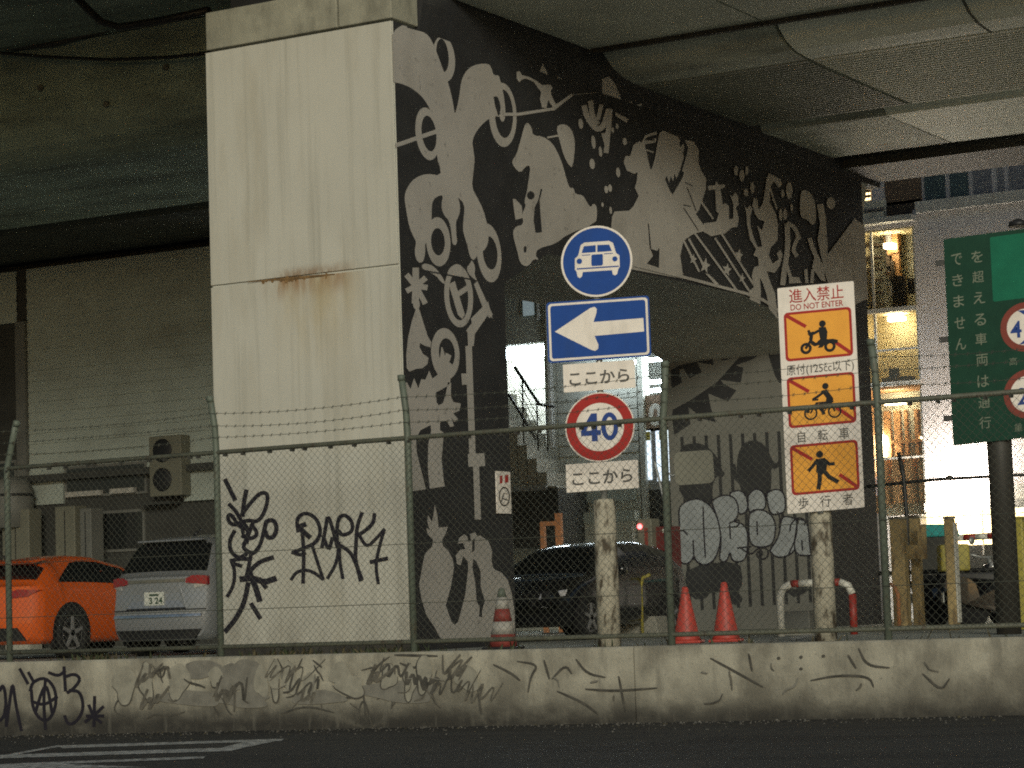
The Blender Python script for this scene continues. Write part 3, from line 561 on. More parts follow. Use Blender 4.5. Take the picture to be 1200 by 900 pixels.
pf.poly([(515, 832), (520, 720), (550, 652), (600, 628), (652, 635), (700, 680), (722, 742), (745, 772), (770, 732), (786, 762), (745, 802), (716, 792), (722, 850), (710, 1000), (540, 1000), (545, 900), (490, 846), (488, 768), (514, 770)], 1, 1)
pf.poly([(180, 700), (200, 660), (260, 645), (320, 650), (382, 700), (420, 762), (432, 812), (452, 822), (430, 852), (400, 836), (372, 900), (380, 1000), (180, 1000)], 1, 1)
pf.T = lambda x, y: (x, y)
for i in range(11):
    xa = 799 + i * 14.2
    pf.poly([(xa - 1.9, 512 - i * .8), (xa + 1.9, 512 - i * .8), (xa + 11.9 - i * .1, 716 - i), (xa + 8.1 - i * .1, 716 - i)], 1)
pf.zone(760, 560, 4.5)
pf.poly([(200, 470), (480, 430), (500, 560), (470, 600), (505, 650), (440, 680), (410, 600), (330, 600), (300, 640), (230, 640), (190, 560)], 1, 1); pf.poly([(700, 500), (760, 600), (830, 560), (850, 600), (740, 640)], 1, 1)
pf.m.build('column_mural', [M['palm_dimmed'], M['mblack']], pier, True)
gb = Paint(lambda u, v, l: fm(u, v, l + .012), .003, .0001).zone(760, 560, 4.5)
blobs = [[(430, 78), (480, 62), (515, 90), (528, 170), (480, 200), (430, 130)], [(525, 92), (560, 56), (600, 68), (620, 112), (615, 170), (560, 165), (525, 188)], [(620, 82), (670, 56), (718, 76), (724, 175), (690, 190), (640, 195)],
         [(160, 185), (165, 150), (200, 122), (260, 106), (322, 140), (362, 202), (382, 282), (376, 360), (350, 432), (300, 464), (250, 442), (240, 404), (226, 442), (186, 458), (150, 422), (138, 350), (145, 290), (165, 272)],
         [(330, 122), (390, 88), (450, 98), (476, 150), (470, 210), (442, 232), (500, 240), (526, 292), (520, 402), (500, 442), (440, 442), (430, 382), (415, 442), (370, 442), (386, 330), (368, 222)],
         [(530, 190), (580, 162), (642, 186), (672, 242), (665, 322), (640, 362), (560, 366), (528, 330)], [(640, 382), (690, 310), (700, 200), (760, 208), (792, 232), (802, 300), (770, 392), (700, 424), (652, 405)], [(788, 215), (842, 230), (852, 390), (862, 412), (758, 404)]]
for b in blobs:
    gb.poly(b, 0, 1); gb.stroke(b, 8, 1, 2, True)
for st in ([(288, 155), (290, 260), (300, 418)], [(235, 330), (240, 430)], [(145, 290), (180, 272), (205, 300)], [(425, 240), (480, 215), (478, 255), (425, 262)], [(428, 250), (432, 320)], [(572, 230), (574, 300)], [(745, 280), (750, 240), (790, 205), (828, 225), (822, 250)], [(780, 215), (785, 300), (740, 400)], [(808, 330), (812, 380)], [(480, 365), (540, 410), (580, 365), (632, 372), (630, 420), (590, 432), (565, 400), (590, 380), (605, 400), (590, 412)], [(470, 370), (540, 362)], [(680, 180), (695, 205), (690, 260)]): gb.stroke(st, 8, 1)
gb.m.build('bubble_graffiti', [M['silver_spray'], M['spray']], pier, True)

# ------------------------------------------------------------------ the overpass deck
def girder(name, label, prof, x0, x1, mt, joints=(), jm='seam'):
    o = thing(name, label, 'bridge', (x0, prof[0][0], prof[0][1]))
    MB().prism(prof, lambda y, z: (x0, y, z), lambda y, z: (x1, y, z)).build('deck', mt, o, True)
    if joints:
        for xj in joints:
            m = MB()
            k = len(prof); vs = []
            for i, (y, z) in enumerate(prof):
                a = prof[i - 1]; b = prof[(i + 1) % k]; ny, nz = (b[1] - a[1]), -(b[0] - a[0]); d = math.hypot(ny, nz) or 1
                ar = sum(prof[q][0] * prof[(q + 1) % k][1] - prof[(q + 1) % k][0] * prof[q][1] for q in range(k)); sg = .004 * (1 if ar > 0 else -1)
                vs += [(xj - .022, y + ny / d * sg, z + nz / d * sg), (xj + .022, y + ny / d * sg, z + nz / d * sg)]
            m.add(vs, [(2 * i, 2 * i + 1, 2 * ((i + 1) % k) + 1, 2 * ((i + 1) % k)) for i in range(k)])
            m.build('joint_strip', M[jm], o, True)
    return o
J = [-13.8 + 2.7 * k for k in range(-12, 10) if abs(-13.8 + 2.7 * k + 18.1) > 2.2]
girder('overpass_deck', 'upper overpass deck slab on the left, unseen overhang lengthened for shade', [(19.0, 10.9), (19.0, 13.2), (46, 13.2), (46, 10.9)], -90, -16.72, M['girder_dirty_shaded'])  # near edge drawn forward, out of view, to shade the left girder
girder('overpass_deck', 'upper overpass deck slab to the right of the pier', [(27.5, 10.9), (27.5, 13.2), (46, 13.2), (46, 10.9)], -16.7, 60, M['girder'])
girder('overpass_soffit', 'nearest flat soffit panel under the overpass, touching the top of the pier', [(27.3, 9.3), (27.3, 10.88), (31.15, 10.88), (31.15, 9.3)], -16.55, -13.83, M['panel'])
girder('overpass_soffit', 'flat soffit panels under the overpass at the upper right corner', [(29.4, 9.3), (29.4, 10.88), (31.15, 10.88), (31.15, 9.3)], -13.79, 60, M['panel'], [j for j in J if j > -13])
ga = [(31.3, 10.88), (31.3, 9.95), (31.33, 9.72), (31.42, 9.5), (31.6, 9.3), (31.85, 9.16), (32.15, 9.08), (32.5, 9.05), (36.7, 9.05), (36.7, 10.88)]
girder('box_girder', 'dull section of the rounded girder with dark ribbed underside, touching the pier top', ga, -18.0, -13.86, M['girder_dull'])
girder('box_girder', 'pale section of the rounded girder with ribbed underside, at the upper right', ga, -13.8, 60, M['girder'], [j for j in J if j > -13])
so_ = [o for o in bpy.data.objects if o.name.startswith('overpass_soffit')]
for o, xa, xb in zip(so_, (-16.5, -13.79), (-13.83, 60)): MB().box(xa, xb, 31.06, 31.149, 9.235, 9.299).build('gap_shade_strip', M['joint'], o, True)  # dark strip standing in for the shaded gap behind the panel
gb2 = [(36.95, 10.88), (36.95, 9.14), (37.12, 9.0), (40.1, 9.0), (40.3, 9.2), (40.3, 10.88)]
girder('box_girder', 'stained dull second girder behind the ribbed one, touching the pier top', gb2, -18.0, -14.43, M['girder_dull'])
girder('box_girder', 'pale second girder behind the ribbed one, lit by the shop at the right', gb2, -14.4, 60, M['girder'], [j for j in J if j > -13])
girder('box_girder', 'sooty bare box girder running left from the pier above the cars, shade in its colour', ga, -90, -18.05, M['girder_dirty_shaded'])
girder('box_girder', 'sooty second girder with deep shade in its paint, over the grey sided building', [(36.95, 10.88), (36.95, 9.14), (37.12, 9.0), (40.1, 9.0), (40.3, 9.2), (40.3, 10.88)], -90, -18.05, M['deep_shade'])
girder('edge_beam', 'dark deep edge beam along the far side of the overpass', [(40.5, 10.88), (40.5, 8.86), (42.3, 8.86), (42.3, 10.88)], -90, 60, M['steel_dark'])
# ribs of the soffit panels of the first girder
for o, xa, xb, mt in ((bpy.data.objects['box_girder'], -17.9, -13.87, 'ribbed'), (bpy.data.objects['box_girder.001'], -13.79, 60, 'ribbed_pale')):
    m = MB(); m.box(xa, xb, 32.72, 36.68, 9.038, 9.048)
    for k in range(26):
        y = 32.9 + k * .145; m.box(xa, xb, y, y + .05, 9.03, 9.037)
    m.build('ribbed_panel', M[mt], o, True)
# service cables and a hanger on the left
cb = MB(); pts = [at(*q, 31.0) for q in ((-30, 60), (0, 62), (60, 67), (130, 70), (200, 67), (262, 60))]; cb.tube(pts, .03, 6)
tag(cb.build('service_cable', M['trim']), 'black cable sagging across the shaded left girder', 'cable')
cb = MB(); pts = [at(*q, 28.8) for q in ((85, -8), (100, 8), (118, 25), (140, 32), (190, 24), (245, 12))]; cb.tube(pts, .06, 6)
tag(cb.build('service_cable', M['trim']), 'thick black cable looping up into the deck left of the pier', 'cable')
cb = MB(); cb.tube([at(-10, 58, 31.2), at(60, 52, 31.2), at(150, 28, 31.2)], .05, 6)
tag(cb.build('conduit_pipe', M['steel_dark']), 'thin dark conduit along the top edge of the left girder, at the upper left', 'pipe')
for u, v in ((48, 103), (125, 122), (195, 79)):
    p = at(u, v, 31.29); MB().lathe([(.055, -.03), (.055, .0)], tuple(p), 10, axis='y').build('drain_cap', M['seam'], [o for o in bpy.data.objects if str(o.get('label', '')).startswith('sooty bare')][0], True)
cb = MB(); cb.tube([at(-20, 250, 39.6), at(120, 234, 39.6), at(246, 220, 39.6)], .05, 6)
tag(cb.build('service_pipe', M['steel']), 'thin dim pipe along the dark underside above the left building', 'pipe')
# ------------------------------------------------------------------ buildings behind the parking lot
def pbox(m, p0, p1, y0, y1, mi=0):             # box whose front face (at y0) spans two photo pixels
    a, b = at(*p0, y0), at(*p1, y0); return m.box(min(a.x, b.x), max(a.x, b.x), y0, y1, min(a.z, b.z), max(a.z, b.z), mi)
def boards(m, x0, x1, y, z0, z1, h=.22, t=.03, mi=0):
    z = z0
    while z < z1 - .02:
        zz = min(z + h, z1); m.add([(x0, y - t, z), (x1, y - t, z), (x1, y - .004, zz), (x0, y - .004, zz), (x0, y - .004, z), (x1, y - .004, z)], [(0, 1, 2, 3), (0, 4, 5, 1)], mi); z += h

# left: long sided warehouse
LB = 40.0
lb = thing('sided_building', 'long grey building with horizontal metal siding behind the cars, left of the pier', 'building', (-33, LB, LOT))
MB().box(-60, -28.2, LB, LB + 3, LOT, 8.84).build('wall', M['dark_wall'], lb, True)
m = MB(); boards(m, -34.96, -28.2, LB, 4.45, 8.83); boards(m, -60, -36.6, LB, 4.45, 8.83); boards(m, -36.6, -35.24, LB, 7.72, 8.83); m.build('siding', M['siding'], lb, True)
MB().box(-35.23, -34.97, LB - .1, LB + .02, 4.0, 7.72).build('corner_post', M['dull_trim'], lb, True)
MB().box(-60, -28.2, LB - .16, LB - .035, 4.36, 4.45).box(-34.9, -28.2, LB - .3, LB - .16, 4.30, 4.42).build('ledge', M['steel_dark'], lb, True)
for a, b in (((75, 547), (172, 578)), ((-60, 545), (20, 600)), ((105, 600), (170, 645))):
    f = pbox(MB(), a, b, LB - .05, LB - .004).build('window', M['dull_trim'], lb, True)
    pbox(MB(), (a[0] + 3, a[1] + 3), (b[0] - 3, b[1] - 3), LB - .06, LB - .052).build('pane', M['dark_glass'], f) 
    f.children[0].location = -lb.location
m = MB(); pbox(m, (76, 577), (118, 580), LB - .14, LB - .06); pbox(m, (128, 573), (157, 577), LB - .14, LB - .06); m.build('sill', M['dull_white'], lb, True)
pbox(MB(), (36, 555), (74, 590), LB - .06, LB - .004).build('wall_panel', M['siding'], lb, True); pbox(MB(), (214, 512), (252, 585), LB - .12, LB - .004).build('wall_panel', M['siding'], lb, True)
ac = thing('air_conditioner', 'beige double fan air conditioner unit on the wall left of the pier', 'air conditioner', (-31.35, LB - .45, 3.72))
pbox(MB(), (174, 512), (213, 580), LB - .45, LB - .14).build('casing', M['beige_box'], ac, True, .02)
for v in (528, 562):
    p = at(190, v, LB - .455); MB().lathe([(.02, -.012), (.22, -.012), (.24, 0)], tuple(p), 20, axis='y').build('fan_grille', M['trim'], ac, True)
MB().box(-31.75, -30.95, LB - .42, LB - .01, 3.66, 3.715).build('bracket', M['steel_dark'], ac, True)
for i, (a, b, mt, lab) in enumerate((((2, 598), (34, 628), 'beige_box', 'pale utility cabinet with rounded tank beside it, at the far left behind the fence'), ((64, 594), (88, 640), 'beige_box', 'beige upright meter cabinet under the dark window behind the orange car'), ((93, 596), (107, 636), 'grey_box', 'narrow grey cabinet just right of the beige meter cabinet'))):
    p = at((a[0] + b[0]) / 2, b[1], LB - .8)
    u = thing('utility_cabinet', lab, 'cabinet', (p.x, LB - .6, LOT))
    m = MB(); q0, q1 = at(*a, LB - .8), at(*b, LB - .8); m.box(q0.x, q1.x, LB - .8, LB - .4, LOT + .1, q0.z); m.build('casing', M[mt], u, True, .02)
    MB().box((q0.x + q1.x) / 2 - .01, (q0.x + q1.x) / 2 + .01, LB - .81, LB - .802, LOT + .2, q0.z - .08).build('door_seam', M['trim'], u, True)
    MB().box(q0.x + .03, q1.x - .03, LB - .78, LB - .42, LOT, LOT + .1).build('base', M['concrete'], u, True)
p = at(14, 575, LB - .6); w_ = thing('water_tank', 'round white tank with dark hoops at the far left edge', 'tank', (p.x, LB - .6, 3.0))
MB().lathe([(.02, 4.42), (.3, 4.35), (.42, 4.2), (.45, 3.9), (.45, 3.35)], (p.x, LB - .6, 0), 20).build('shell', M['dull_trim'], w_, True)
MB().lathe([(.455, 4.0), (.465, 4.0), (.465, 4.05), (.455, 4.05)], (p.x, LB - .6, 0), 20).build('hoop', M['trim'], w_, True)
m = MB()
for dx in (-.35, .35): m.box(p.x + dx - .03, p.x + dx + .03, LB - .63, LB - .57, LOT, 3.35)
m.build('stand', M['steel_dark'], w_, True)

# middle: pale sided building with a lit stairwell, seen under the arch
YB = 48.0
mb = thing('stairwell_building', 'pale sided building with brightly lit stairwell, seen under the pier arch', 'building', (-26, YB, LOT))
DX0, DX1, DZ0, DZ1 = -29.4, at(637, 405, YB).x, at(637, 545, YB).z, at(600, 404, YB).z
XR = at(744, 400, YB).x
m = MB(); m.box(-34, DX0, YB, YB + .3, LOT, 12); m.box(DX1, XR, YB, YB + .3, LOT, 12); m.box(DX0, DX1, YB, YB + .3, DZ1, 12); m.box(DX0, DX1, YB, YB + .3, LOT, DZ0); m.box(-34, -18, YB + 3, YB + 3.3, LOT, 12)
m.build('wall', M['siding_pale'], mb, True)
m = MB(); boards(m, at(652, 420, YB).x, XR, YB, 3.2, 7.4, .24, .025); m.build('siding', M['siding_pale'], mb, True)
m = MB(); m.box(DX0 - .1, DX0, YB + .3, YB + 2.5, DZ0 - .1, DZ1 + .1); m.box(DX1, DX1 + .1, YB + .3, YB + 2.5, DZ0 - .1, DZ1 + .1); m.box(DX0, DX1, YB + 2.4, YB + 2.5, DZ0, DZ1); m.box(DX0, DX1, YB + .3, YB + 2.4, DZ1, DZ1 + .1); m.box(DX0, DX1, YB + .3, YB + 2.4, DZ0 - .1, DZ0); m.build('stairwell', M['white'], mb, True)
for k in range(3): MB().tube([(DX0 + .3, YB + .7 + k * .6, DZ1 - .06), (DX1 - .2, YB + .7 + k * .6, DZ1 - .06)], .045, 8).build('light_tube', M['tube_lamp'], mb, True)
f = pbox(MB(), (611, 340), (628, 371), YB - .05, YB - .002).build('window', M['siding'], mb, True)
pbox(MB(), (612, 341), (626, 369), YB - .06, YB - .052).build('pane', M['dim_pane'], f); f.children[0].location = -mb.location
m = MB(); pbox(m, (628, 340), (632, 374), YB - .1, YB - .003); pbox(m, (641, 340), (646, 560), YB - .14, YB - .003); m.build('downpipe', M['wall_trim'], mb, True)
m = MB()
a0 = at(596, 470, YB - .6); stp = 9
for k in range(stp):
    x = a0.x - .6 + k * .235; z = a0.z + .5 - k * .31
    m.prism([(x, z), (x + .25, z), (x + .25, z - 1.0), (x, z - .7)], lambda u, v: (u, YB - 1.3, v), lambda u, v: (u, YB - .02, v))
m.build('stair', M['concrete'], mb, True)
m = MB()
hr = [at(603, 430, YB - 1.25), at(632, 474, YB - 1.25), at(650, 477, YB - 1.25)]; m.tube(hr, .035, 6)
for q, l in (((612, 443), 520), ((629, 470), 528), ((640, 476), 530)): m.tube([at(q[0], q[1], YB - 1.25), at(q[0] + 2, l, YB - 1.25)], .02, 5)
for dy in (20, 34, 48): m.tube([at(608, 436 + dy * .6, YB - 1.25), at(634, 474 + dy, YB - 1.25)], .01, 4)
m.tube([at(596, 462, YB - 1.32), at(628, 515, YB - 1.32)], .03, 6); m.build('handrail', M['steel_dark'], mb, True)
m = MB(); pbox(m, (600, 575), (656, 640), YB - 1.4, YB - .01); m.build('recess_block', M['dark_wall'], mb, True)  # dark block in place of the dark recess below the stair
m = MB(); pbox(m, (597, 571), (640, 574), YB - 1.46, YB - 1.41); m.build('gutter', M['steel'], mb, True)
m = MB(); pbox(m, (660, 578), (744, 586), YB - .12, YB - .03); pbox(m, (662, 602), (744, 610), YB - .3, YB - .03); m.build('ledge', M['siding'], mb, True)
m = MB(); pbox(m, (661, 586), (742, 601), YB - .05, YB - .028); pbox(m, (661, 612), (742, 650), YB - .25, YB - .028); m.build('panel', M['siding_pale'], mb, True)

# the lit shop right of it, half hidden by the far column
sh = thing('lit_shop', 'narrow lit shop under the arch with bright ceiling tubes and white number 10', 'shop', (-24, YB - .5, LOT))
SX = XR + .03; SX1 = -20.4
m = MB(); m.box(SX, SX1, YB - .02, YB + .3, 6.9, 9.6); m.box(SX, SX + .12, YB - .02, YB + .3, LOT, 6.9); m.box(SX, SX1, YB + 2.6, YB + 2.8, LOT, 6.9); m.box(SX, SX1, YB - .02, YB + 2.6, 6.9, 7.0); m.build('wall', M['siding_pale'], sh, True)
m = MB(); a = at(745, 412, YB - .6); m.add([(SX, YB - .9, 6.75), (SX1, YB - .9, 6.75), (SX1, YB - .05, 7.25), (SX, YB - .05, 7.25), (SX, YB - .9, 6.68), (SX1, YB - .9, 6.68), (SX1, YB - .05, 7.18), (SX, YB - .05, 7.18)], [(0, 1, 2, 3), (4, 5, 6, 7), (0, 4, 5, 1), (0, 3, 7, 4), (1, 2, 6, 5)])
m.build('canopy', M['siding_pale'], sh, True)
MB().tube([at(672, 432, YB - .75), at(744, 424, YB - .75)], .04, 8).build('light_tube', M['tube_lamp'], sh, True)  # extra hidden tube, added to brighten the siding
for v, e in ((423, 16), (449, 18), (459, 22)):
    p0, p1 = at(749, v, YB + .4), at(786 + e, v + 1.5, YB + .4); MB().tube([p0, (p1.x + 2, p1.y, p0.z)], .04, 8).build('light_tube', M['tube_lamp'], sh, True)
sp = pbox(MB(), (749, 464), (800, 503), YB + .1, YB + .2).build('sign_panel', M['brown_panel'], sh, True)
P = Paint(lambda u, v, l: at(u, v, YB + .1 - l) - sh.location, .004); put_text(P, '10', 763, 486, 26, 27, 0, .04); d = P.m.build('digit', [M['white']], sp)
f = pbox(MB(), (750, 503), (800, 572), YB + .1, YB + .16).build('window', M['steel'], sh, True)
pbox(MB(), (755, 505), (764, 562), YB + .08, YB + .095).build('pane', M['cool_pane'], f); pbox(MB(), (768, 505), (800, 562), YB + .08, YB + .095).build('pane', M['cool_pane'], f)
q = pbox(MB(), (757, 506), (762, 516), YB + .06, YB + .075).build('poster', M['yellow'], f); pbox(MB(), (772, 505), (782, 515), YB + .06, YB + .075).build('poster', M['yellow'], f)
for c_ in f.children: c_.location = -sh.location
pbox(MB(), (748, 575), (800, 650), YB + .1, YB + .3).build('counter', M['dark_wall'], sh, True)

# right: white building with lit rooms and a dazzling ground floor shop
RY = 50.0
rb_ = thing('white_building', 'white rendered building with lit warm rooms, behind the green road sign', 'building', (-15, RY, LOT))
BX0, BX1 = at(1003, 300, RY).x, at(1072, 300, RY).x
zt, zb = at(1040, 268, RY).z, at(1040, 605, RY).z
m = MB(); m.box(BX1, -2, RY, RY + .25, LOT, 9.55); m.box(BX0 - .25, BX0, RY, RY + .25, LOT, 9.3); m.box(BX0, BX1, RY, RY + .25, zt, 9.3); m.box(BX0, BX1, RY, RY + .25, LOT, zb)
m.box(-32, -2, RY + 3.2, RY + 3.5, LOT, 14); m.box(-2.2, -2, RY + .25, RY + 3.2, LOT, 14); m.build('wall', M['wall_white'], rb_, True)
m = MB(); m.box(-20.35, BX1 + .1, RY - .35, RY + .02, 9.3, 9.42); m.box(BX1 + .1, -2, RY - .12, RY - .004, 9.46, 9.7); m.build('cornice', M['wall_trim'], rb_, True)
m = MB(); m.box(-23, -2, RY + .1, RY + .3, 9.7, 14); m.build('upper_storey', M['wall_white'], rb_, True)
for a, b, mt in (((1036, 203), (1080, 236), 'brown_panel'), ((1036, 238), (1080, 254), 'room_dark'), ((1082, 195), (1109, 250), 'blue_glass'), ((1112, 194), (1136, 246), 'blue_glass'), ((1139, 190), (1163, 244), 'pale_panel'), ((1167, 188), (1178, 242), 'pale_panel'), ((1181, 186), (1230, 240), 'pale_panel')):
    pbox(MB(), a, b, RY + .06, RY + .098).build('window', M[mt], rb_, True)
for a, b in (((1112, 237), (1136, 246)), ((1168, 234), (1198, 240))): pbox(MB(), a, b, RY + .03, RY + .055).build('planter_box', M['room_dark'], rb_, True)
f = pbox(MB(), (1000, 205), (1022, 236), RY + .06, RY + .098).build('window', M['wall_trim'], rb_, True)
pbox(MB(), (1002, 207), (1020, 234), RY + .05, RY + .058).build('pane', M['shop_glow_y'], f); m = MB()
for k in range(4): pbox(m, (1002, 212 + 6 * k), (1020, 213.2 + 6 * k), RY + .03, RY + .048)
for k in range(4): pbox(m, (1005 + 4 * k, 206), (1005.8 + 4 * k, 234), RY + .01, RY + .028)
m.build('lattice', M['room_wood'], f)
for c_ in f.children: c_.location = -rb_.location
m = MB(); pbox(m, (996, 239), (1038, 242), RY - .3, RY - .25); pbox(m, (996, 252), (1038, 255), RY - .3, RY - .25)
for u in (997, 1008, 1036): pbox(m, (u, 242), (u + 2, 256), RY - .3, RY - .25)
m.build('balcony_railing', M['white'], rb_, True)
fl = [(270, 361), (366, 448), (456, 606)]
for i, (v0, v1) in enumerate(fl):
    z1, z0 = at(1040, v0, RY).z, at(1040, v1, RY).z; mt = ('room_cream', 'room_cream', 'room_wood')[i]
    m = MB(); D = RY + (1.5, .9, 1.4)[i]
    m.box(BX0, BX1, D, D + .1, z0, z1); m.box(BX0 - .1, BX0, RY + .25, D, z0, z1); m.box(BX1, BX1 + .1, RY + .25, D, z0, z1); m.box(BX0, BX1, RY + .02, D, z1, z1 + .06); m.box(BX0, BX1, RY + .02, D, z0 - .08, z0)
    rm = m.build('room', M[mt], rb_, True)
    m = MB()
    if i == 0: m.box(BX0 + .55, BX1 - .6, RY + .25, RY + .5, z1 - .34, z1 - .24); m.box(BX0 + .5, BX1 - .7, RY + 1.25, RY + 1.4, z1 - .5, z1 - .38)
    if i == 1: m.box(BX0 + .5, BX1 - .5, RY + .4, RY + .6, z1 - .14, z1 - .06)
    if i == 2: m.box(BX0 + .3, BX1 - .6, RY + .5, RY + .62, z1 - .3, z1 - .2); m.box(BX0 + .9, BX1 - .3, RY + 1.0, RY + 1.1, z1 - 1.1, z1 - 1.0)
    m.build('lamp', M['warm_lamp'], rb_, True)
    m = MB(); rr = random.Random(i)
    if i == 0:
        for k in range(8): m.box(BX0 + .04, BX0 + .3, RY + .5, RY + .8, z0 + .15 + k * .26, z0 + .2 + k * .26)
        for k in range(26): x = BX0 + .4 + rr.random() * (BX1 - BX0 - 1.15); h = .1 + rr.random() * .4; z = z0 + .05 + rr.random() * 1.5; m.box(x, x + .05 + rr.random() * .13, RY + .55 + k * .012, RY + .56 + k * .012 + .1, z, z + h, k % 3)
        m.box(BX0 + .7, BX0 + 1.0, RY + .25, RY + .34, z0, z0 + .7); m.box(BX0 + 1.05, BX0 + 1.4, RY + .25, RY + .34, z0 + .3, z0 + .62)
    if i == 1: m.box(BX0 + .3, BX1 - .35, RY + .4, RY + .6, z0, z0 + .14); m.box(BX0 + .45, BX0 + .65, RY + .45, RY + .6, z0 + .14, z0 + .34)
    if i == 2:
        for k in range(8): x = BX0 + .1 + k * .235; m.box(x, x + .07 + rr.random() * .08, RY + .9, RY + 1.3, z0 + 1.2, z1 - .4)
        for k in range(6): x = BX0 + .1 + k * .3; m.box(x, x + .16, RY + .5, RY + .85, z0 + .3, z0 + .9 + rr.random() * .7)
        m.box(BX0, BX1, RY + .8, RY + 1.38, z0 + 1.62, z0 + 1.68)
    m.build('shelf', [M['room_dark'], M['room_wood'], M['pale_panel']] if i != 2 else M['room_wood'], rb_, True)
    MB().box(BX0 + .01, BX1 - .01, RY + .1, RY + .11, z0, z1).build('pane', M['glass'], rb_, True)
    m = MB(); m.box(BX0, BX0 + .06, RY + .04, RY + .1, z0, z1); m.box(BX0 + .32, BX0 + .37, RY + .04, RY + .1, z0, z1); m.box(BX1 - .05, BX1, RY + .04, RY + .1, z0, z1); m.box(BX0, BX1, RY - .05, RY + .04, z0 - .09, z0 + .0)
    if i: m.box(BX0, BX1, RY + .03, RY + .1, z0 + (z1 - z0) * .45, z0 + (z1 - z0) * .45 + .04)
    m.build('window_frame', M['wall_trim'], rb_, True)
g_ = MB(); p = at(1033, 520, RY + .8); g_.lathe([(.01, .2), (.12, .16), (.17, .0), (.12, -.16), (.01, -.2)], tuple(p), 16); p = at(1035, 540, RY + .8); g_.lathe([(.06, .3), (.1, 0), (.06, -.3)], tuple(p), 10); g_.build('globe_lamp', M['warm_lamp'], rb_, True)
pbox(MB(), (1010, 558), (1018, 580), RY - .2, RY - .1).build('small_lit_sign', M['cool_pane'], rb_, True)
# projecting lightbox and shop front at ground level
sf = thing('shop_front', 'dazzling yellow white lit shop front at street level, behind the green sign post', 'shop', (at(1125, 600, 49).x, 49.2, LOT))
pbox(MB(), (1085, 566), (1148, 590), 49.0, 49.9).build('lightbox', M['shop_glow'], sf, True, .02)
pbox(MB(), (1085, 592), (1150, 640), 49.5, 49.9).build('lit_window', M['shop_glow_y'], sf, True)
pbox(MB(), (1152, 596), (1240, 645), 49.5, 49.9).build('lit_window', M['shop_glow_y'], sf, True)
m = MB(); pbox(m, (1148, 570), (1240, 592), 49.55, 49.9); m.build('fascia', M['wall_trim'], sf, True)
m = MB()
for u in (1150, 1166, 1186, 1210): pbox(m, (u, 590), (u + 2, 650), 49.4, 49.48)
pbox(m, (1083, 590), (1240, 592.5), 49.38, 49.48); m.build('frame', M['wall_trim'], sf, True)
m = MB(); q0 = at(1085, 640, 49.5); m.box(q0.x, q0.x + 4.2, 49.45, 49.95, LOT, q0.z - .02); m.build('stall_riser', M['dark_wall'], sf, True)
# dark blocks further off that close the view
tag(MB().box(-120, 60, 66, 76, LOT - .05, 16).build('background_building', M['dark_wall']), 'far dark building closing the street behind the parking lot', 'building')
# ------------------------------------------------------------------ chain link fence on the barrier
FY = 24.16; FT = 3.32; FB = .98
fe = thing('chain_link_fence', 'tall chain link fence with green posts and barbed wire on top of the barrier', 'fence', (-15, FY, .865))
def post(x, lean=0, top=3.98, r=.041):
    m = MB(); m.tube([(x, FY, .866), (x, FY, FT), (x + lean * .4, FY - .02, FT + .3), (x + lean, FY - .1, top)], r, 10)
    o = m.build('post', M['green_post'], fe, True)
    MB().lathe([(.0, top + .012), (r * 1.1, top + .004), (r * 1.1, top - .06)], (x + lean, FY - .1, 0), 10).build('post_cap', M['green_post'], o, False)
    o.children[0].location = -fe.location
    MB().lathe([(r * 1.8, .866), (r * 1.8, .885), (r * 1.1, .9)], (x, FY, 0), 10).build('base_flange', M['rail_paint'], o, False); o.children[1].location = -fe.location
PX_ = [-23.95, -21.5, -18.17, -15.42, -12.12, -9.63, -6.9, -4.2]
for i, x in enumerate(PX_): post(x, (.05, .26, .0, .0, .1, .0, .0, .0)[i], (3.9, 3.9, 3.99, 4.04, 3.93, 3.97, 3.97, 3.97)[i])
x0, x1 = -26, -3
MB().tube([(x0, FY - .01, FT), (x1, FY - .01, FT)], .028, 8).build('top_rail', M['rail_paint'], fe, True)
MB().tube([(x0, FY - .01, FB), (x1, FY - .01, FB)], .026, 8).build('bottom_rail', M['rail_paint'], fe, True)
m = MB(); pitch = .088; H = FT - FB; n = int((x1 - x0 + H) / pitch); wr = .0019
for sgn, yo in ((1, -.004), (-1, .004)):
    for k in range(n + 1):
        xb = x0 - (H if sgn > 0 else 0) + k * pitch
        xt = xb + sgn * H
        (a, za), (b, zb_) = (xb, FB), (xt, FT)
        lo, hi = max(min(a, b), x0), min(max(a, b), x1)
        if hi - lo < .05: continue
        z_at = lambda x: FB + (x - xb) / (xt - xb) * H
        m.tube([(lo, FY - .045 + yo, z_at(lo)), (hi, FY - .045 + yo, z_at(hi))], wr, 4, caps=False, smooth=False)
m.build('wire_mesh', M['wire'], fe, True)
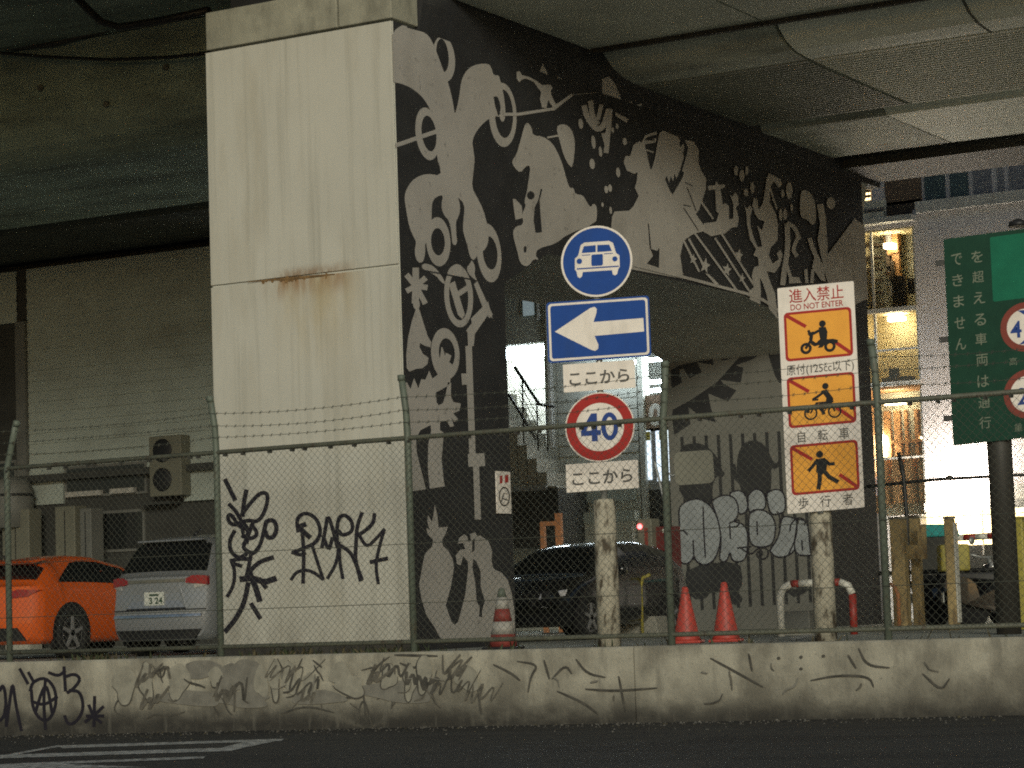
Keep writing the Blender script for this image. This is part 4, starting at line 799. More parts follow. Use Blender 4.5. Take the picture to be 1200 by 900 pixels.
for z in (3.50, 3.64, 3.79):
    m = MB(); zz = []; rr = random.Random(int(z * 100))
    for a, b in zip(PX_, PX_[1:]):
        sag = rr.uniform(.01, .06)
        for k in range(9): t = k / 8; zz.append((a + (b - a) * t, FY - .05 - (z - 3.32) * .1, z - sag * 4 * t * (1 - t)))
    q = [zz[0]] + [p for p, o in zip(zz[1:], zz) if p[0] > o[0] + 1e-4]
    m.tube(q, .003, 4, smooth=False)
    x = x0 + 2.2
    while x < PX_[-1]:
        zc = next((a[2] + (b[2] - a[2]) * (x - a[0]) / (b[0] - a[0]) for a, b in zip(q, q[1:]) if a[0] <= x <= b[0]), None)
        if zc:
            y = FY - .05 - (z - 3.32) * .1; m.tube([(x - .012, y - .012, zc - .02), (x + .012, y + .012, zc + .02)], .003, 3, smooth=False); m.tube([(x + .012, y - .012, zc - .02), (x - .012, y + .012, zc + .02)], .003, 3, smooth=False)
        x += .13
    m.build('barbed_wire', M['wire'], fe, True)
m = MB(); m.tube([(x0, FY - .05, 2.1), (x1, FY - .05, 2.1)], .004, 4, smooth=False); m.tube([(x0, FY - .05, 1.42), (x1, FY - .05, 1.42)], .004, 4, smooth=False); m.build('tension_wire', M['wire'], fe, True)
rr = random.Random(5)
for i in range(44):
    x = -22 + i * .32 + rr.uniform(0, .25); MB().box(x, x + .025, FY - .045, FY + .025, FT - .055, FT - .024).build('tie', M['steel_dark'], fe, True)
# weeds along the foot of the fence
m = MB(); rr = random.Random(9)
for i in range(420):
    x = rr.choice([rr.gauss(-17.2, .5), rr.uniform(-21, -8), rr.gauss(-15.9, .25), rr.gauss(-20.3, .2)]); y = rr.uniform(24.2, 24.6); h = rr.uniform(.03, .13); a = rr.uniform(0, 6.28); z0 = .866 if y < 24.3 else LOT
    dx, dy = .014 * math.cos(a), .014 * math.sin(a); lx, ly = rr.uniform(-.05, .05), rr.uniform(-.03, .03)
    m.add([(x - dx, y - dy, z0), (x + dx, y + dy, z0), (x + lx + dx * .6, y + ly + dy * .6, z0 + h * .7), (x + lx * 1.6, y + ly, z0 + h)], [(0, 1, 2, 3)], rr.randint(0, 1))
tag(m.build('weed_strip', [M['leaf'], M['leaf_dry']]), 'sparse dry weeds along the foot of the fence', 'weeds', None, 'stuff')

# ------------------------------------------------------------------ road signs
class Sign:
    """a sign assembly in its own frame: photo pixels around (cx, cy) become metres on a board facing -y"""
    def __init__(s, name, label, px, py_base, y, rot, base_z, lean=.033):
        s.p = at(px, py_base, y); s.k = ((s.p - EYE).dot(FW)) / FPX; s.cx, s.cy, s.lean = px, py_base, lean
        s.root = thing(name, label, 'road sign', (s.p.x, s.p.y, base_z), rot); s.z0 = s.p.z - base_z
    def uv(s, px, py): return ((px - s.cx - s.lean * (py - s.cy)) * s.k, s.z0 - (py - s.cy) * s.k * 1.004 + (px - s.cx) * s.k * s.sl)
    def paint(s, y, sl=-.0): s.sl = sl; return Paint(lambda u, v, l: (lambda q: Vector((q[0], y - l, q[1])))(s.uv(u, v)), .0015, .0003)
    def plate(s, pts, y0, y1, name, mt, sl=0):
        s.sl = sl; m = MB(); q = [s.uv(*p) for p in pts]; m.prism(q, lambda u, v: (u, y0, v), lambda u, v: (u, y1, v)); return m.build(name, mt, s.root)
circ = lambda cx, cy, r, n=40: [(cx + r * math.cos(2 * math.pi * i / n), cy + r * math.sin(2 * math.pi * i / n)) for i in range(n)]
def rrect(x0, y0, x1, y1, r, n=5, sh=0, sk=0):      # rounded rectangle; sh/sk shear it with the picture's lean
    o = []
    for cx, cy, a in ((x1 - r, y1 - r, 0), (x0 + r, y1 - r, 90), (x0 + r, y0 + r, 180), (x1 - r, y0 + r, 270)):
        for i in range(n + 1):
            t = math.radians(a + 90 * i / n); o.append((cx + r * math.cos(t), cy + r * math.sin(t)))
    cx, cy = (x0 + x1) / 2, (y0 + y1) / 2
    return [(x + sh * (y - cy), y + sk * (x - cx)) for x, y in o]
LN, SK = .033, -.034
A_ = Sign('direction_sign', 'peeling post with blue car disc, blue left arrow, red 40 limit and two white plates', 714, 742, 25.3, math.radians(29), LOT)
k = A_.k
m = MB(); m.lathe([(.135, .0), (.132, 1.0), (.128, 1.66), (.115, 1.70), (.0, 1.71)], (0, .14, 0), 20); m.build('post', M['post_concrete'], A_.root)
m = MB(); m.lathe([(.038, 1.5), (.038, A_.z0 + 452 * k), (0, A_.z0 + 453 * k)], (0, .07, 0), 12); m.build('pole', M['steel'], A_.root)
def local(S_, px, py, sx=1): return (px, py)
# each plate: slab, then flat printed marks in front of it
A_.plate(circ(701, 304, 42.5), -.004, 0, 'disc_plate', M['sign_white'])
P = A_.paint(-.004); P.ell(701, 304, 40, 40, 0, 0, 44); P.zone(640, 250, 4.5)
rot = lambda pts: [(x, y + (x - 275) * SK * .9) for x, y in pts]
P.poly(rot([(190, 150), (210, 138), (340, 138), (362, 150), (378, 205), (396, 220), (398, 282), (390, 292), (384, 318), (372, 326), (360, 318), (356, 296), (200, 296), (196, 318), (184, 328), (172, 318), (166, 290), (158, 280), (158, 222), (176, 205)]), 1)
P.poly(rot([(206, 158), (270, 156), (270, 194), (194, 194)]), 0); P.poly(rot([(278, 156), (342, 158), (356, 194), (278, 194)]), 0)
P.poly(rot([(250, 206), (305, 206), (308, 214), (308, 262), (302, 268), (252, 268), (246, 262), (246, 214)]), 0); P.ell(182, 240, 15, 15, 0, 0, 16); P.ell(372, 234, 14, 14, 0, 0, 16); P.poly(rot([(168, 274), (394, 274), (394, 281), (168, 281)]), 0)
P.poly(rot([(196, 204), (242, 204), (240, 208), (194, 208)]), 0); P.poly(rot([(312, 204), (360, 204), (362, 208), (312, 208)]), 0)
P.m.build('car_symbol', [M['sign_blue'], M['sign_white']], A_.root)
A_.plate(rrect(642, 349, 764, 421, 4, sh=LN, sk=SK), -.004, 0, 'arrow_plate', M['sign_blue'])
P = A_.paint(-.004); cen = lambda pts: pts
P.poly(rrect(644, 351, 762, 419, 4, sh=LN, sk=SK), 1); P.poly(rrect(646.6, 353.6, 759.4, 416.4, 3, sh=LN, sk=SK), 0)
P.zone(640, 250, 4.5); P.poly([(50, 612), (240, 492), (262, 487), (274, 498), (272, 520), (256, 568), (522, 556), (526, 628), (262, 642), (282, 690), (280, 712), (264, 722), (244, 716)], 1)
P.m.build('arrow_symbol', [M['sign_blue'], M['sign_white']], A_.root)
for (x0_, y0_, x1_, y1_) in ((661, 424, 746, 457), (664, 542, 749, 575)):
    A_.plate(rrect(x0_, y0_, x1_, y1_, .6, 1, sh=LN, sk=SK), -.004, 0, 'word_plate', M['sign_white'])
    P = A_.paint(-.004); cx, cy = (x0_ + x1_) / 2, (y0_ + y1_) / 2
    P.T = lambda x, y, cx=cx, cy=cy: (x + LN * (y - cy), y + SK * (x - cx)); put_text(P, 'ここから', cx, cy + 1, 71, 16, 0, .022); P.m.build('lettering', [M['sign_text']], A_.root)
A_.plate(circ(704, 500.5, 41), -.004, 0, 'limit_plate', M['sign_white'])
P = A_.paint(-.004); P.ring(704, 500.5, 39.6, 39.6, 28.5, 28.5, 0, 0, 44); P.T = lambda x, y: (x + LN * (y - 500), y + SK * (x - 704))
P.poly([(694, 484), (701, 484), (701, 504), (705, 504), (705, 510), (701, 510), (701, 517), (694, 517), (694, 510), (681.5, 510), (681.5, 504)], 1); P.poly([(694, 493), (694, 504), (687.5, 504)], 2)
P.ring(715.5, 500.5, 10.2, 16.6, 4.6, 11, 0, 1, 32); P.m.build('limit_marking', [M['sign_red'], M['digit_blue'], M['sign_white']], A_.root)
for v in (285, 322, 362, 408, 440, 480, 520, 558): z = A_.z0 - (v - 742) * k; m = MB(); m.box(-.13, .13, .003, .03, z - .015, z + .015); m.box(-.045, .045, .03, .115, z - .02, z + .02); m.build('bracket', M['steel_dark'], A_.root)


B_ = Sign('no_entry_board', 'tall white board with three orange no entry pictograms on a concrete post', 972, 735, 25.3, math.radians(24), LOT, .05)
k = B_.k; LB_, KB = .052, -.05
m = MB(); m.lathe([(.125, 0), (.122, 1.0), (.118, 1.62), (.1, 1.66), (0, 1.67)], (-.04, .16, 0), 20); m.build('post', M['post_concrete'], B_.root)
m = MB(); m.lathe([(.036, 1.4), (.036, B_.z0 + 398 * k)], (-.04, .05, 0), 12); m.build('pole', M['steel'], B_.root)
cxb, cyb = 960.5, 465.5
T_ = lambda x, y: (x + LB_ * (y - cyb), y + KB * (x - cxb))
B_.plate([T_(*p) for p in rrect(915.5, 332, 1005.5, 599, 1.5, 2)], -.006, 0, 'board', M['sign_white'])
P = B_.paint(-.006); P.T = T_
for tx, q in (('進入禁止', (961, 343, 64, 17, 0, .006)), ('DO NOT ENTER', (961, 356.5, 62, 7.2, 0, .012)), ('原付(125cc以下)', (961.5, 431.5, 79, 14.5, 1, .006)), ('自　転　車', (961.5, 510, 60, 13.5, 1, .006)), ('歩　行　者', (960.5, 588, 64, 14, 1, .006))):
    P = B_.paint(-.006); P.T = T_; put_text(P, tx, *q); P.m.build('lettering', [M['sign_red'], M['sign_text']], B_.root)

for i, (v0, v1) in enumerate(((362, 420), (439, 499), (519, 578))):
    P = B_.paint(-.006); P.T = T_
    P.poly(rrect(921.5, v0, 1001, v1, 5), 0); P.poly(rrect(924.5, v0 + 3, 998, v1 - 3, 3.5), 1)
    P.stroke([(926, v0 + 4.5), (946, v0 + 18)], 4.2, 0, 0); P.stroke([(979, v1 - 19), (997, v1 - 4.5)], 4.2, 0, 0)
    T0 = lambda x, y, v0=v0: T_(x, y + v0)
    P.T = T0; bl = 2
    if i == 0:
        P.ring(946, 44.5, 6.8, 6.8, 3.4, 3.4, 0, bl, 20); P.ring(974, 44.5, 6.8, 6.8, 3.4, 3.4, 0, bl, 20); P.ell(966.5, 17, 4, 4, 0, bl, 14)
        P.poly([(962, 21), (970, 21), (972, 27), (971, 36), (978, 36), (984, 38), (983, 42), (970, 40), (956, 43), (952, 40), (950, 34), (952, 26), (956, 25), (954, 36), (958, 39), (963, 35), (962, 28)], bl); P.stroke([(964, 24), (956, 27.5), (950, 27)], 3.2, bl, 0); P.stroke([(950, 24), (953, 34), (946, 44)], 3, bl, 0)
        P.poly([(964, 33), (971, 33), (968, 42), (965, 45), (960, 45), (963, 40)], bl)
    if i == 1:
        P.ring(948, 44.5, 8, 8, 6, 6, 0, bl, 22); P.ring(976, 44.5, 8, 8, 6, 6, 0, bl, 22); P.ell(966.5, 14, 3.8, 3.8, 0, bl, 14)
        P.poly([(961, 19), (968, 18), (975, 29), (975, 34), (966, 34), (967, 28)], bl); P.stroke([(964, 21), (956, 26), (952, 28)], 3, bl, 0); P.stroke([(970, 33), (960, 35), (963, 46)], 4, bl, 0); P.stroke([(948, 44), (955, 33), (972, 33), (976, 44)], 2, bl, 0); P.stroke([(955, 33), (962, 46), (972, 33)], 2, bl, 0); P.stroke([(951, 29), (957, 29)], 2, bl, 0)
    if i == 2:
        P.ell(956, 13.5, 4.2, 4.2, 0, bl, 14); P.poly([(952, 19), (961, 18), (965, 23), (963, 34), (957, 38), (951, 34)], bl); P.stroke([(953, 20), (948, 26), (943, 31)], 4, bl, 0); P.stroke([(961, 20), (967, 26), (972, 26)], 4, bl, 0); P.stroke([(960, 33), (966, 41), (975, 47)], 5, bl, 0); P.stroke([(955, 34), (955, 43), (953, 53)], 5, bl, 0)
    P.m.build('pictogram', [M['sign_red'], M['sign_orange'], M['sign_black']], B_.root)
for v in (350, 430, 510, 590): z = B_.z0 - (v - 735) * k; m = MB(); m.box(-.2, .2, .002, .025, z - .018, z + .018); m.build('bracket', M['steel_dark'], B_.root)


G_ = Sign('green_road_sign', 'large dark green road sign with columns of characters on a dark round post', 1180, 722, 27.0, math.radians(14), LOT, .045)
k = G_.k; LG, KG = .043, -.06; cxg, cyg = 1180, 394
T_ = lambda x, y: (x + LG * (y - cyg), y + KG * (x - cxg))
m = MB(); m.lathe([(.14, 0), (.14, G_.z0 + 420 * k), (0, G_.z0 + 421 * k)], (0, .17, 0), 20); m.build('post', M['brown_post'], G_.root)
G_.plate([T_(*p) for p in rrect(1113.5, 270, 1247, 516, 2, 2)], -.008, 0, 'board', M['green_dark'])
P = G_.paint(-.008); P.T = T_
P.poly(rrect(1168, 275, 1243, 352, 2, 2), 0); P.m.build('bright_panel', [M['green_bright']], G_.root)
for col, x, ys, wd in (('を超える車両は通行', 1152, (296, 320, 345, 371, 394, 419, 444, 469, 493), 13.5), ('できません', 1128, (296, 321, 346, 372, 397), 12.5)):
    P = G_.paint(-.008); P.T = T_
    for ch, y in zip(col, ys): put_text(P, ch, x, y, wd, 14, 0, .004)
    P.m.build('lettering', [M['green_text']], G_.root)
P = G_.paint(-.008); P.T = T_
for cy, mt in ((386, 1), (465, 1)): P.ell(1204, cy, 29, 29, 0, 0, 40); P.ell(1204, cy, 21.5, 21.5, 0, mt, 40)
put_text(P, '4', 1193, 388, 13, 20, 2, .02); put_text(P, '2', 1197, 467, 13, 20, 2, .02); P.poly([(1196, 366), (1212, 366), (1204, 372)], 2); P.poly([(1196, 406), (1212, 406), (1204, 400)], 2)
put_text(P, '高', 1188, 425, 9, 9, 3, 0); put_text(P, '重', 1190, 503, 9, 9, 3, 0)
P.m.build('limit_symbol', [M['dull_red'], M['sign_white'], M['digit_blue'], M['green_text']], G_.root)
for v in (300, 392, 486): z = G_.z0 - (v - 722) * k; m = MB(); m.box(-.6, .6, .002, .05, z - .03, z + .03); m.build('bracket', M['steel_dark'], G_.root)

P0 = MB(); q = G_.uv(1196, 262); P0.lathe([(.12, q[1] - .03), (.1, q[1] + .03), (.02, q[1] + .06)], (q[0], .02, 0), 10); P0.build('lamp_hood', M['trim'], G_.root)

# blank plate on a thin bent pole, small notice on the pier
bp = thing('blank_plate_sign', 'blank beige rounded plate on a thin bent pole before the bubble graffiti', 'sign', (at(784, 700, 28.5).x - .0, 28.5, LOT), math.radians(20))
p = at(810, 547, 28.5); kx = (p - EYE).dot(FW) / FPX; ux, uz = p.x - bp.location.x, p.z - LOT
m = MB(); m.prism([(ux + (x - 810) * kx, uz - (y - 547) * kx) for x, y in rrect(787, 528, 833, 567, 7, sh=.03, sk=-.03)], lambda u, v: (u, -.02, v), lambda u, v: (u, .005, v)); m.build('plate', M['beige_box'], bp)
MB().tube([(.0, .04, 0), (.0, .04, 1.7), (-.12, .05, 2.3), (.1, .03, uz - .1), (ux - .05, .02, uz)], .018, 6).build('pole', M['steel'], bp)
nt_ = thing('parking_notice', 'small cream notice with a ring mark and red lettering on the black pier leg', 'notice', (X0 + .03, 28.1, at(590, 576, X0 + .03, 0).z))
a, b = at(581, 552, X0 + .03, 0), at(599, 602, X0 + .03, 0); n0 = nt_.location
MB().box(.0 - .012, .006, a.y - n0.y, b.y - n0.y, b.z - n0.z, a.z - n0.z).build('plate', M['sign_white'], nt_)
P = Paint(lambda u, v, l: (lambda q: Vector((.006 + l, q.y - n0.y, q.z - n0.z)))(at(u, v, X0 + .03, 0)), .0015, .0003)
P.ring(590.5, 582, 6.5, 11.5, 5.2, 9.8, 0, 1, 24); P.stroke([(587, 588), (590, 578), (594, 579)], 1.2, 1, 0); P.stroke([(588, 584), (594, 586)], 1.2, 1, 0); P.poly([(585, 558), (588, 557), (588, 566), (585, 567)], 0); P.poly([(591, 557), (595, 556), (595, 565), (591, 566)], 0)
P.m.build('marking', [M['sign_red'], M['sign_text']], nt_)

# ------------------------------------------------------------------ cars
def lerp_tab(tab, y):
    if y <= tab[0][0]: return tab[0][1]
    for (a, va), (b, vb) in zip(tab, tab[1:]):
        if y <= b: return va + (vb - va) * (y - a) / (b - a)
    return tab[-1][1]
def make_car(name, label, loc, rotz, paint, L, W, H, belt, roof, waist, gl_rear, gl_front, sides, wheels, wr_=.31, group=None, rimm='rim'):
    """body lofted along +y from tail (y = 0) to nose; roof / waist: height tables, sides: list of side glass (y0, y1, top rise at y0, y1)"""
    root = thing(name, label, 'car', loc, rotz, group)
    wt = [(0, W * .88), (.05, W * .95), (.16, W * .99), (.4, W), (L * .75, W), (L - .35, W * .94), (L - .08, W * .84), (L, W * .74)]
    def sec(y):
        w_ = lerp_tab(wt, y); zb = .20 + max(0, .12 - y) * .4 + max(0, y - L + .2) * .3; zs = lerp_tab(belt, y); zr = max(lerp_tab(roof, y), zs + .012)
        up = min(1, max(0, (zr - zs) / (H - .95))); rw = w_ * (.9 - .2 * up); zs_ = zs
        half = [(w_ * .9, zb), (w_ * .985, zb + .07), (w_ * .995, zb + .25), (w_, zs_ - .24), (w_ * .985, zs_ - .08), (w_ * .955, zs_), (w_ * .955 + (rw - w_ * .955) * .45, zs_ + (zr - zs_) * .5), (rw, zr - .075 * up - .004), (rw * .86, zr - .022 * up - .002), (rw * .5, zr), (0, zr + .004)]
        return half
    ys = sorted(set([0, .03, .08, .15, .22, .3, .38, .46, .55, .7, .85, 1.0, L - .02, L - .08, L - .2, L] + [i * .14 for i in range(1, int(L / .14))]))
    ys = [y for y in ys if y <= L]
    m = MB(); N = 21
    full = lambda y: (lambda h: [(x, y, z) for x, z in h] + [(-x, y, z) for x, z in h[-2::-1]])(sec(y))
    vs = [p for y in ys for p in full(y)]
    fs = [(i * N + j, i * N + j + 1, (i + 1) * N + j + 1, (i + 1) * N + j) for i in range(len(ys) - 1) for j in range(N - 1)] + [(i * N, (i + 1) * N, (i + 1) * N + N - 1, i * N + N - 1) for i in range(len(ys) - 1)]
    m.add(vs, fs, 0, True); 
    for ye in (ys[0], L):
        h = sec(ye); K_ = 10; g = [(x * (2 * j / K_ - 1), ye, z) for x, z in h for j in range(K_ + 1)]
        m.add(g, [(i * (K_ + 1) + j, i * (K_ + 1) + j + 1, (i + 1) * (K_ + 1) + j + 1, (i + 1) * (K_ + 1) + j) for i in range(10) for j in range(K_)], 0, True)
    m.build('body', M[paint], root)
    def surf(y, v):
        h = sec(y); f = lambda q: (lambda i: (h[i][0] + (h[i + 1][0] - h[i][0]) * (q - i), h[i][1] + (h[i + 1][1] - h[i][1]) * (q - i)))(min(int(q), 9))
        x, z = f(v) if v <= 10 else (lambda t: (-t[0], t[1]))(f(20 - v)); return Vector((x, y, z))
    def patch(name, y0f, y1f, v0, v1, mt, ny=10, nv=8, off=.006):
        m = MB(); g = []
        for j in range(nv + 1):
            v = v0 + (v1 - v0) * j / nv
            for i in range(ny + 1):
                y = y0f(v) + (y1f(v) - y0f(v)) * i / ny; p = surf(y, v); e = 1e-3
                n = (surf(y + e, v) - p).cross(surf(y, min(v + e, 20)) - p); n.normalize()
                if n.dot(p - Vector((0, y, .6))) < 0: n = -n
                g.append(p + n * off)
        m.add(g, [(j * (ny + 1) + i, j * (ny + 1) + i + 1, (j + 1) * (ny + 1) + i + 1, (j + 1) * (ny + 1) + i) for j in range(nv) for i in range(ny)], 0, True)
        return m.build(name, M[mt], root)
    patch('rear_window', lambda v: gl_rear[0], lambda v: gl_rear[1], 7.15, 12.85, 'car_glass', 8, 12)
    patch('windscreen', lambda v: gl_front[0], lambda v: gl_front[1], 7.15, 12.85, 'car_glass', 8, 12)
    for y0, y1, s0, s1 in sides:
        for lo, hi in ((5.25, 6.92), (14.75, 13.08)):
            patch('side_window', lambda v, y0=y0, s0=s0, lo=lo, hi=hi: y0 + s0 * (v - lo) / (hi - lo), lambda v, y1=y1, s1=s1, lo=lo, hi=hi: y1 + s1 * (v - lo) / (hi - lo), lo, hi, 'car_glass', 8, 5)
    for wy in wheels:
        for sx in (1, -1):
            wx = lerp_tab(wt, wy) * .998
            m = MB(); n = 24; R = wr_ + .07; pts = [(wy + R * math.cos(t), wr_ + .01 + R * math.sin(t)) for t in (math.pi * (-.16) + math.pi * 1.32 * i / n for i in range(n + 1))]
            m.prism(pts, lambda u, v: (sx * (wx - .1), u, v), lambda u, v: (sx * (wx + .004), u, v)); m.build('wheel_arch', M['trim'], root)
            wh = MB().lathe([(wr_ * .68, -.01), (wr_ * .72, -.1), (wr_ * .97, -.1), (wr_, -.07), (wr_, .07), (wr_ * .97, .1), (wr_ * .72, .1), (wr_ * .68, .01)], (sx * (wx - .075), wy, wr_), 28, axis='x').build('wheel', M['tyre'], root)
            m = MB(); m.lathe([(wr_ * .71, sx * .06), (wr_ * .62, sx * .085), (wr_ * .60, sx * .03)], (sx * (wx - .075), wy, wr_), 24, axis='x')
            for q in range(5):
                t = 2 * math.pi * q / 5 + .3; c_, s_ = math.cos(t), math.sin(t); pp = [(a * c_ - b * s_, a * s_ + b * c_) for a, b in ((.0, -.035), (wr_ * .66, -.02), (wr_ * .66, .02), (.0, .035))]
                m.prism(pp, lambda u, v: (sx * (wx - .075 + .095), wy + u, wr_ + v), lambda u, v: (sx * (wx - .075 + .06), wy + u, wr_ + v))
            m.build('rim', M[rimm], wh)
    def rear(name, pts, mt, y=-.006, th=.03, mirror=False, yslope=0, parent=None):
        xs = [p[0] for p in pts]; x0, x1 = min(xs), max(xs); n = max(1, int((x1 - x0) / .1)); cols = []
        for q in range(n + 1):                       # cut into upright slices so that the piece follows the rounded tail
            x = x0 + (x1 - x0) * (q / n if 0 < q < n else (1e-6 if q == 0 else 1 - 1e-6) if True else 0); zz = []
            for (xa, za), (xb, zb) in zip(pts, pts[1:] + pts[:1]):
                if min(xa, xb) <= x <= max(xa, xb) and xa != xb: zz.append(za + (zb - za) * (x - xa) / (xb - xa))
            if not zz: continue
            lo, hi = min(zz), max(zz); cols.append([(x, lo + (hi - lo) * t / 3) for t in range(4)])
        for sx in ((1, -1) if mirror else (1,)):
            m = MB(); vs = [(x * sx, yy, z) for yy in (y, y + th) for c_ in cols for x, z in c_]; k_ = len(cols); o_ = 4 * k_
            fs = [(4 * i + j, 4 * i + j + 1, 4 * i + j + 5, 4 * i + j + 4) for i in range(k_ - 1) for j in range(3)]
            fs += [tuple(o_ + v for v in f) for f in fs] + [(4 * i, 4 * i + 4, o_ + 4 * i + 4, o_ + 4 * i) for i in range(k_ - 1)] + [(4 * i + 3, 4 * i + 7, o_ + 4 * i + 7, o_ + 4 * i + 3) for i in range(k_ - 1)]
            fs += [(4 * e + j, 4 * e + j + 1, o_ + 4 * e + j + 1, o_ + 4 * e + j) for e in (0, k_ - 1) for j in range(3)]
            m.add(vs, fs); m.build(name, M[mt], parent or root)
    return root, rear, patch

def round_ends(root, L, W, d=.15):
    def f(p):
        y = p.y; b = -.05 * math.exp(-((p.z - .48) / .16) ** 2); c = d * min(1.2, abs(p.x) / W) ** 2.4 + b
        if y < .7: p.y = y + c * (1 - max(0, y) / .7)
        elif y > L - .7: p.y = y - c * 1.6 * (1 - max(0, L - y) / .7)
    for o in root.children_recursive:
        if o.type == 'MESH' and not o.name.startswith(('wheel', 'rim', 'number')):
            for v in o.data.vertices: f(v.co)
            o.data.update()
sv, rear, patch = make_car('silver_hatchback', 'silver hatchback with red tail lamps parked between orange car and pier', (-21.1, 26.62, LOT), 0, 'silver_car', 4.05, .87, 1.56,
    [(0, 1.0), (.5, 1.0), (2.6, .98), (3.1, .93), (4.05, .74)], [(0, 1.01), (.1, 1.06), (.42, 1.47), (.55, 1.53), (1.2, 1.57), (2.0, 1.54), (2.5, 1.45), (3.15, .97), (3.6, .9), (4.05, .75)], None, (.12, .43), (2.52, 3.1), [(.42, .98, .1, 0), (1.03, 2.0, 0, 0), (2.05, 2.75, 0, -.38)], (.72, 3.2), group=None)
rear('tail_lamp', [(.50, .93), (.80, .90), (.80, 1.01), (.62, 1.03), (.50, .985)], 'tail', -.02, .06, True); rear('tail_lamp_lens', [(.62, .86), (.79, .82), (.80, .895), (.62, .925)], 'tail_clear', -.015, .05, True)
rear('garnish', [(-.48, .945), (.48, .945), (.48, .985), (-.48, .985)], 'chrome', -.018, .03)
rear('plate_recess', [(-.5, .62), (.5, .62), (.42, .90), (-.42, .90)], 'silver_car', -.008, .02); rear('seam', [(-.5, .60), (.5, .60), (.5, .62), (-.5, .62)], 'trim', -.016, .02); rear('bumper_edge', [(-.74, .50), (.74, .50), (.74, .535), (-.74, .535)], 'chrome', -.03, .05); rear('lower_trim', [(-.7, .22), (.7, .22), (.72, .34), (-.72, .34)], 'trim', -.03, .05)
rear('seam', [(-.78, .585), (.78, .585), (.78, .6), (-.78, .6)], 'trim', -.012, .02)
def number_plate(root, y, z, txt, sgn=-1):
    m = MB(); m.box(-.165, .165, y, y + .012, z - .085, z + .085); o = m.build('number_plate', M['plate'], root)
    P = Paint(lambda u, v, l: Vector((u * (1 if sgn < 0 else -1), (y - l) if sgn < 0 else (y + .012 + l), v)), .0015, .0003); P.T = lambda x, yy: (x, z - yy)
    if txt: put_text(P, txt, .03, .025, .23, .085, 0, .03)
    P.poly([(-.08, -.06), (.08, -.06), (.08, -.035), (-.08, -.035)], 0); P.m.build('number', [M['plate_txt']], o)
number_plate(sv, -.03, .74, '3 24')
m = MB(); m.box(-.55, .55, .30, .52, 1.475, 1.5); m.build('spoiler', M['silver_car'], sv, bevel=.01)
m = MB(); m.tube([(0, .13, 1.12), (.3, .2, 1.16)], .012, 5); m.build('wiper', M['trim'], sv); m = MB(); m.tube([(0, .9, 1.56), (.0, 1.05, 1.66)], [.03, .006], 6); m.build('antenna', M['trim'], sv)

round_ends(sv, 4.05, .87); sv.scale = (1, 1, 1.05)
oc, rear, patch = make_car('orange_coupe', 'bright orange coupe at the far left, parked beside the silver car', (-23.98, 26.4, LOT), 0, 'orange_car', 4.3, .88, 1.34,
    [(0, .95), (.4, .97), (1.0, .95), (2.8, .9), (3.3, .84), (4.3, .62)], [(0, .96), (.12, 1.0), (.55, 1.25), (.7, 1.30), (1.3, 1.37), (1.7, 1.36), (2.4, 1.22), (3.1, .92), (3.6, .84), (4.3, .64)], None, (.2, .52), (2.35, 3.02), [(.62, 2.5, .5, -.3)], (.86, 3.45), .33)
rear('tail_lamp', [(.46, .80), (.85, .83), (.86, .90), (.55, .92), (.46, .88)], 'tail', -.02, .12, True); rear('bumper_trim', [(-.7, .25), (.7, .25), (.62, .42), (-.62, .42)], 'trim', -.02, .06)
m = MB(); m.prism([(.3, 1.245), (.62, 1.305), (.62, 1.325), (.22, 1.285)], lambda u, v: (-.62, u, v), lambda u, v: (.62, u, v)); m.build('spoiler', M['orange_car'], oc, bevel=.01)
m = MB(); m.tube([(-.1, .62, 1.33), (-.1, .54, 1.38), (-.1, .62, 1.36)], [.03, .015, .03], 6); m.build('antenna', M['trim'], oc)
number_plate(oc, -.02, .62, '')

round_ends(oc, 4.3, .88, .22); oc.scale = (1, 1, 1.07)
bc, rear, patch = make_car('black_car', 'glossy black car parked under the arch behind the peeling sign post', (-18.0, 34.95, LOT), math.pi, 'black_car', 4.2, .88, 1.40,
    [(0, 1.0), (2.6, .97), (3.1, .92), (4.2, .70)], [(0, 1.01), (.15, 1.08), (.5, 1.36), (1.2, 1.45), (2.0, 1.43), (2.4, 1.36), (3.2, .96), (3.6, .91), (4.2, .72)], None, (.12, .48), (2.5, 3.15), [(.5, 1.05, .15, 0), (1.1, 1.9, 0, 0), (1.96, 2.7, 0, -.4)], (.8, 3.35), .32, rimm='rim')
for sx in (1, -1):
    m = MB(); m.prism([(.48, .60), (.78, .64), (.80, .73), (.5, .68)], lambda u, v: (sx * u, 4.2 - (u - .45) * .35, v), lambda u, v: (sx * u, 4.16 + .06 - (u - .45) * .35, v)); m.build('headlamp', M['tail_clear'], bc)
m = MB(); m.box(-.45, .45, 4.19, 4.215, .5, .64); m.build('grille', M['trim'], bc); number_plate(bc, 4.215, .44, '', 1)
for sx in (1, -1):
    m = MB(); m.lathe([(.01, -.09), (.075, -.07), (.085, 0), (.07, .06), (.01, .07)], (sx * 1.0, 2.62, 1.0), 12, axis='y'); m.box(min(sx * .83, sx * .98), max(sx * .83, sx * .98), 2.6, 2.64, .96, 1.0); m.build('mirror', M['black_car'], bc)

round_ends(bc, 4.2, .88, .18)
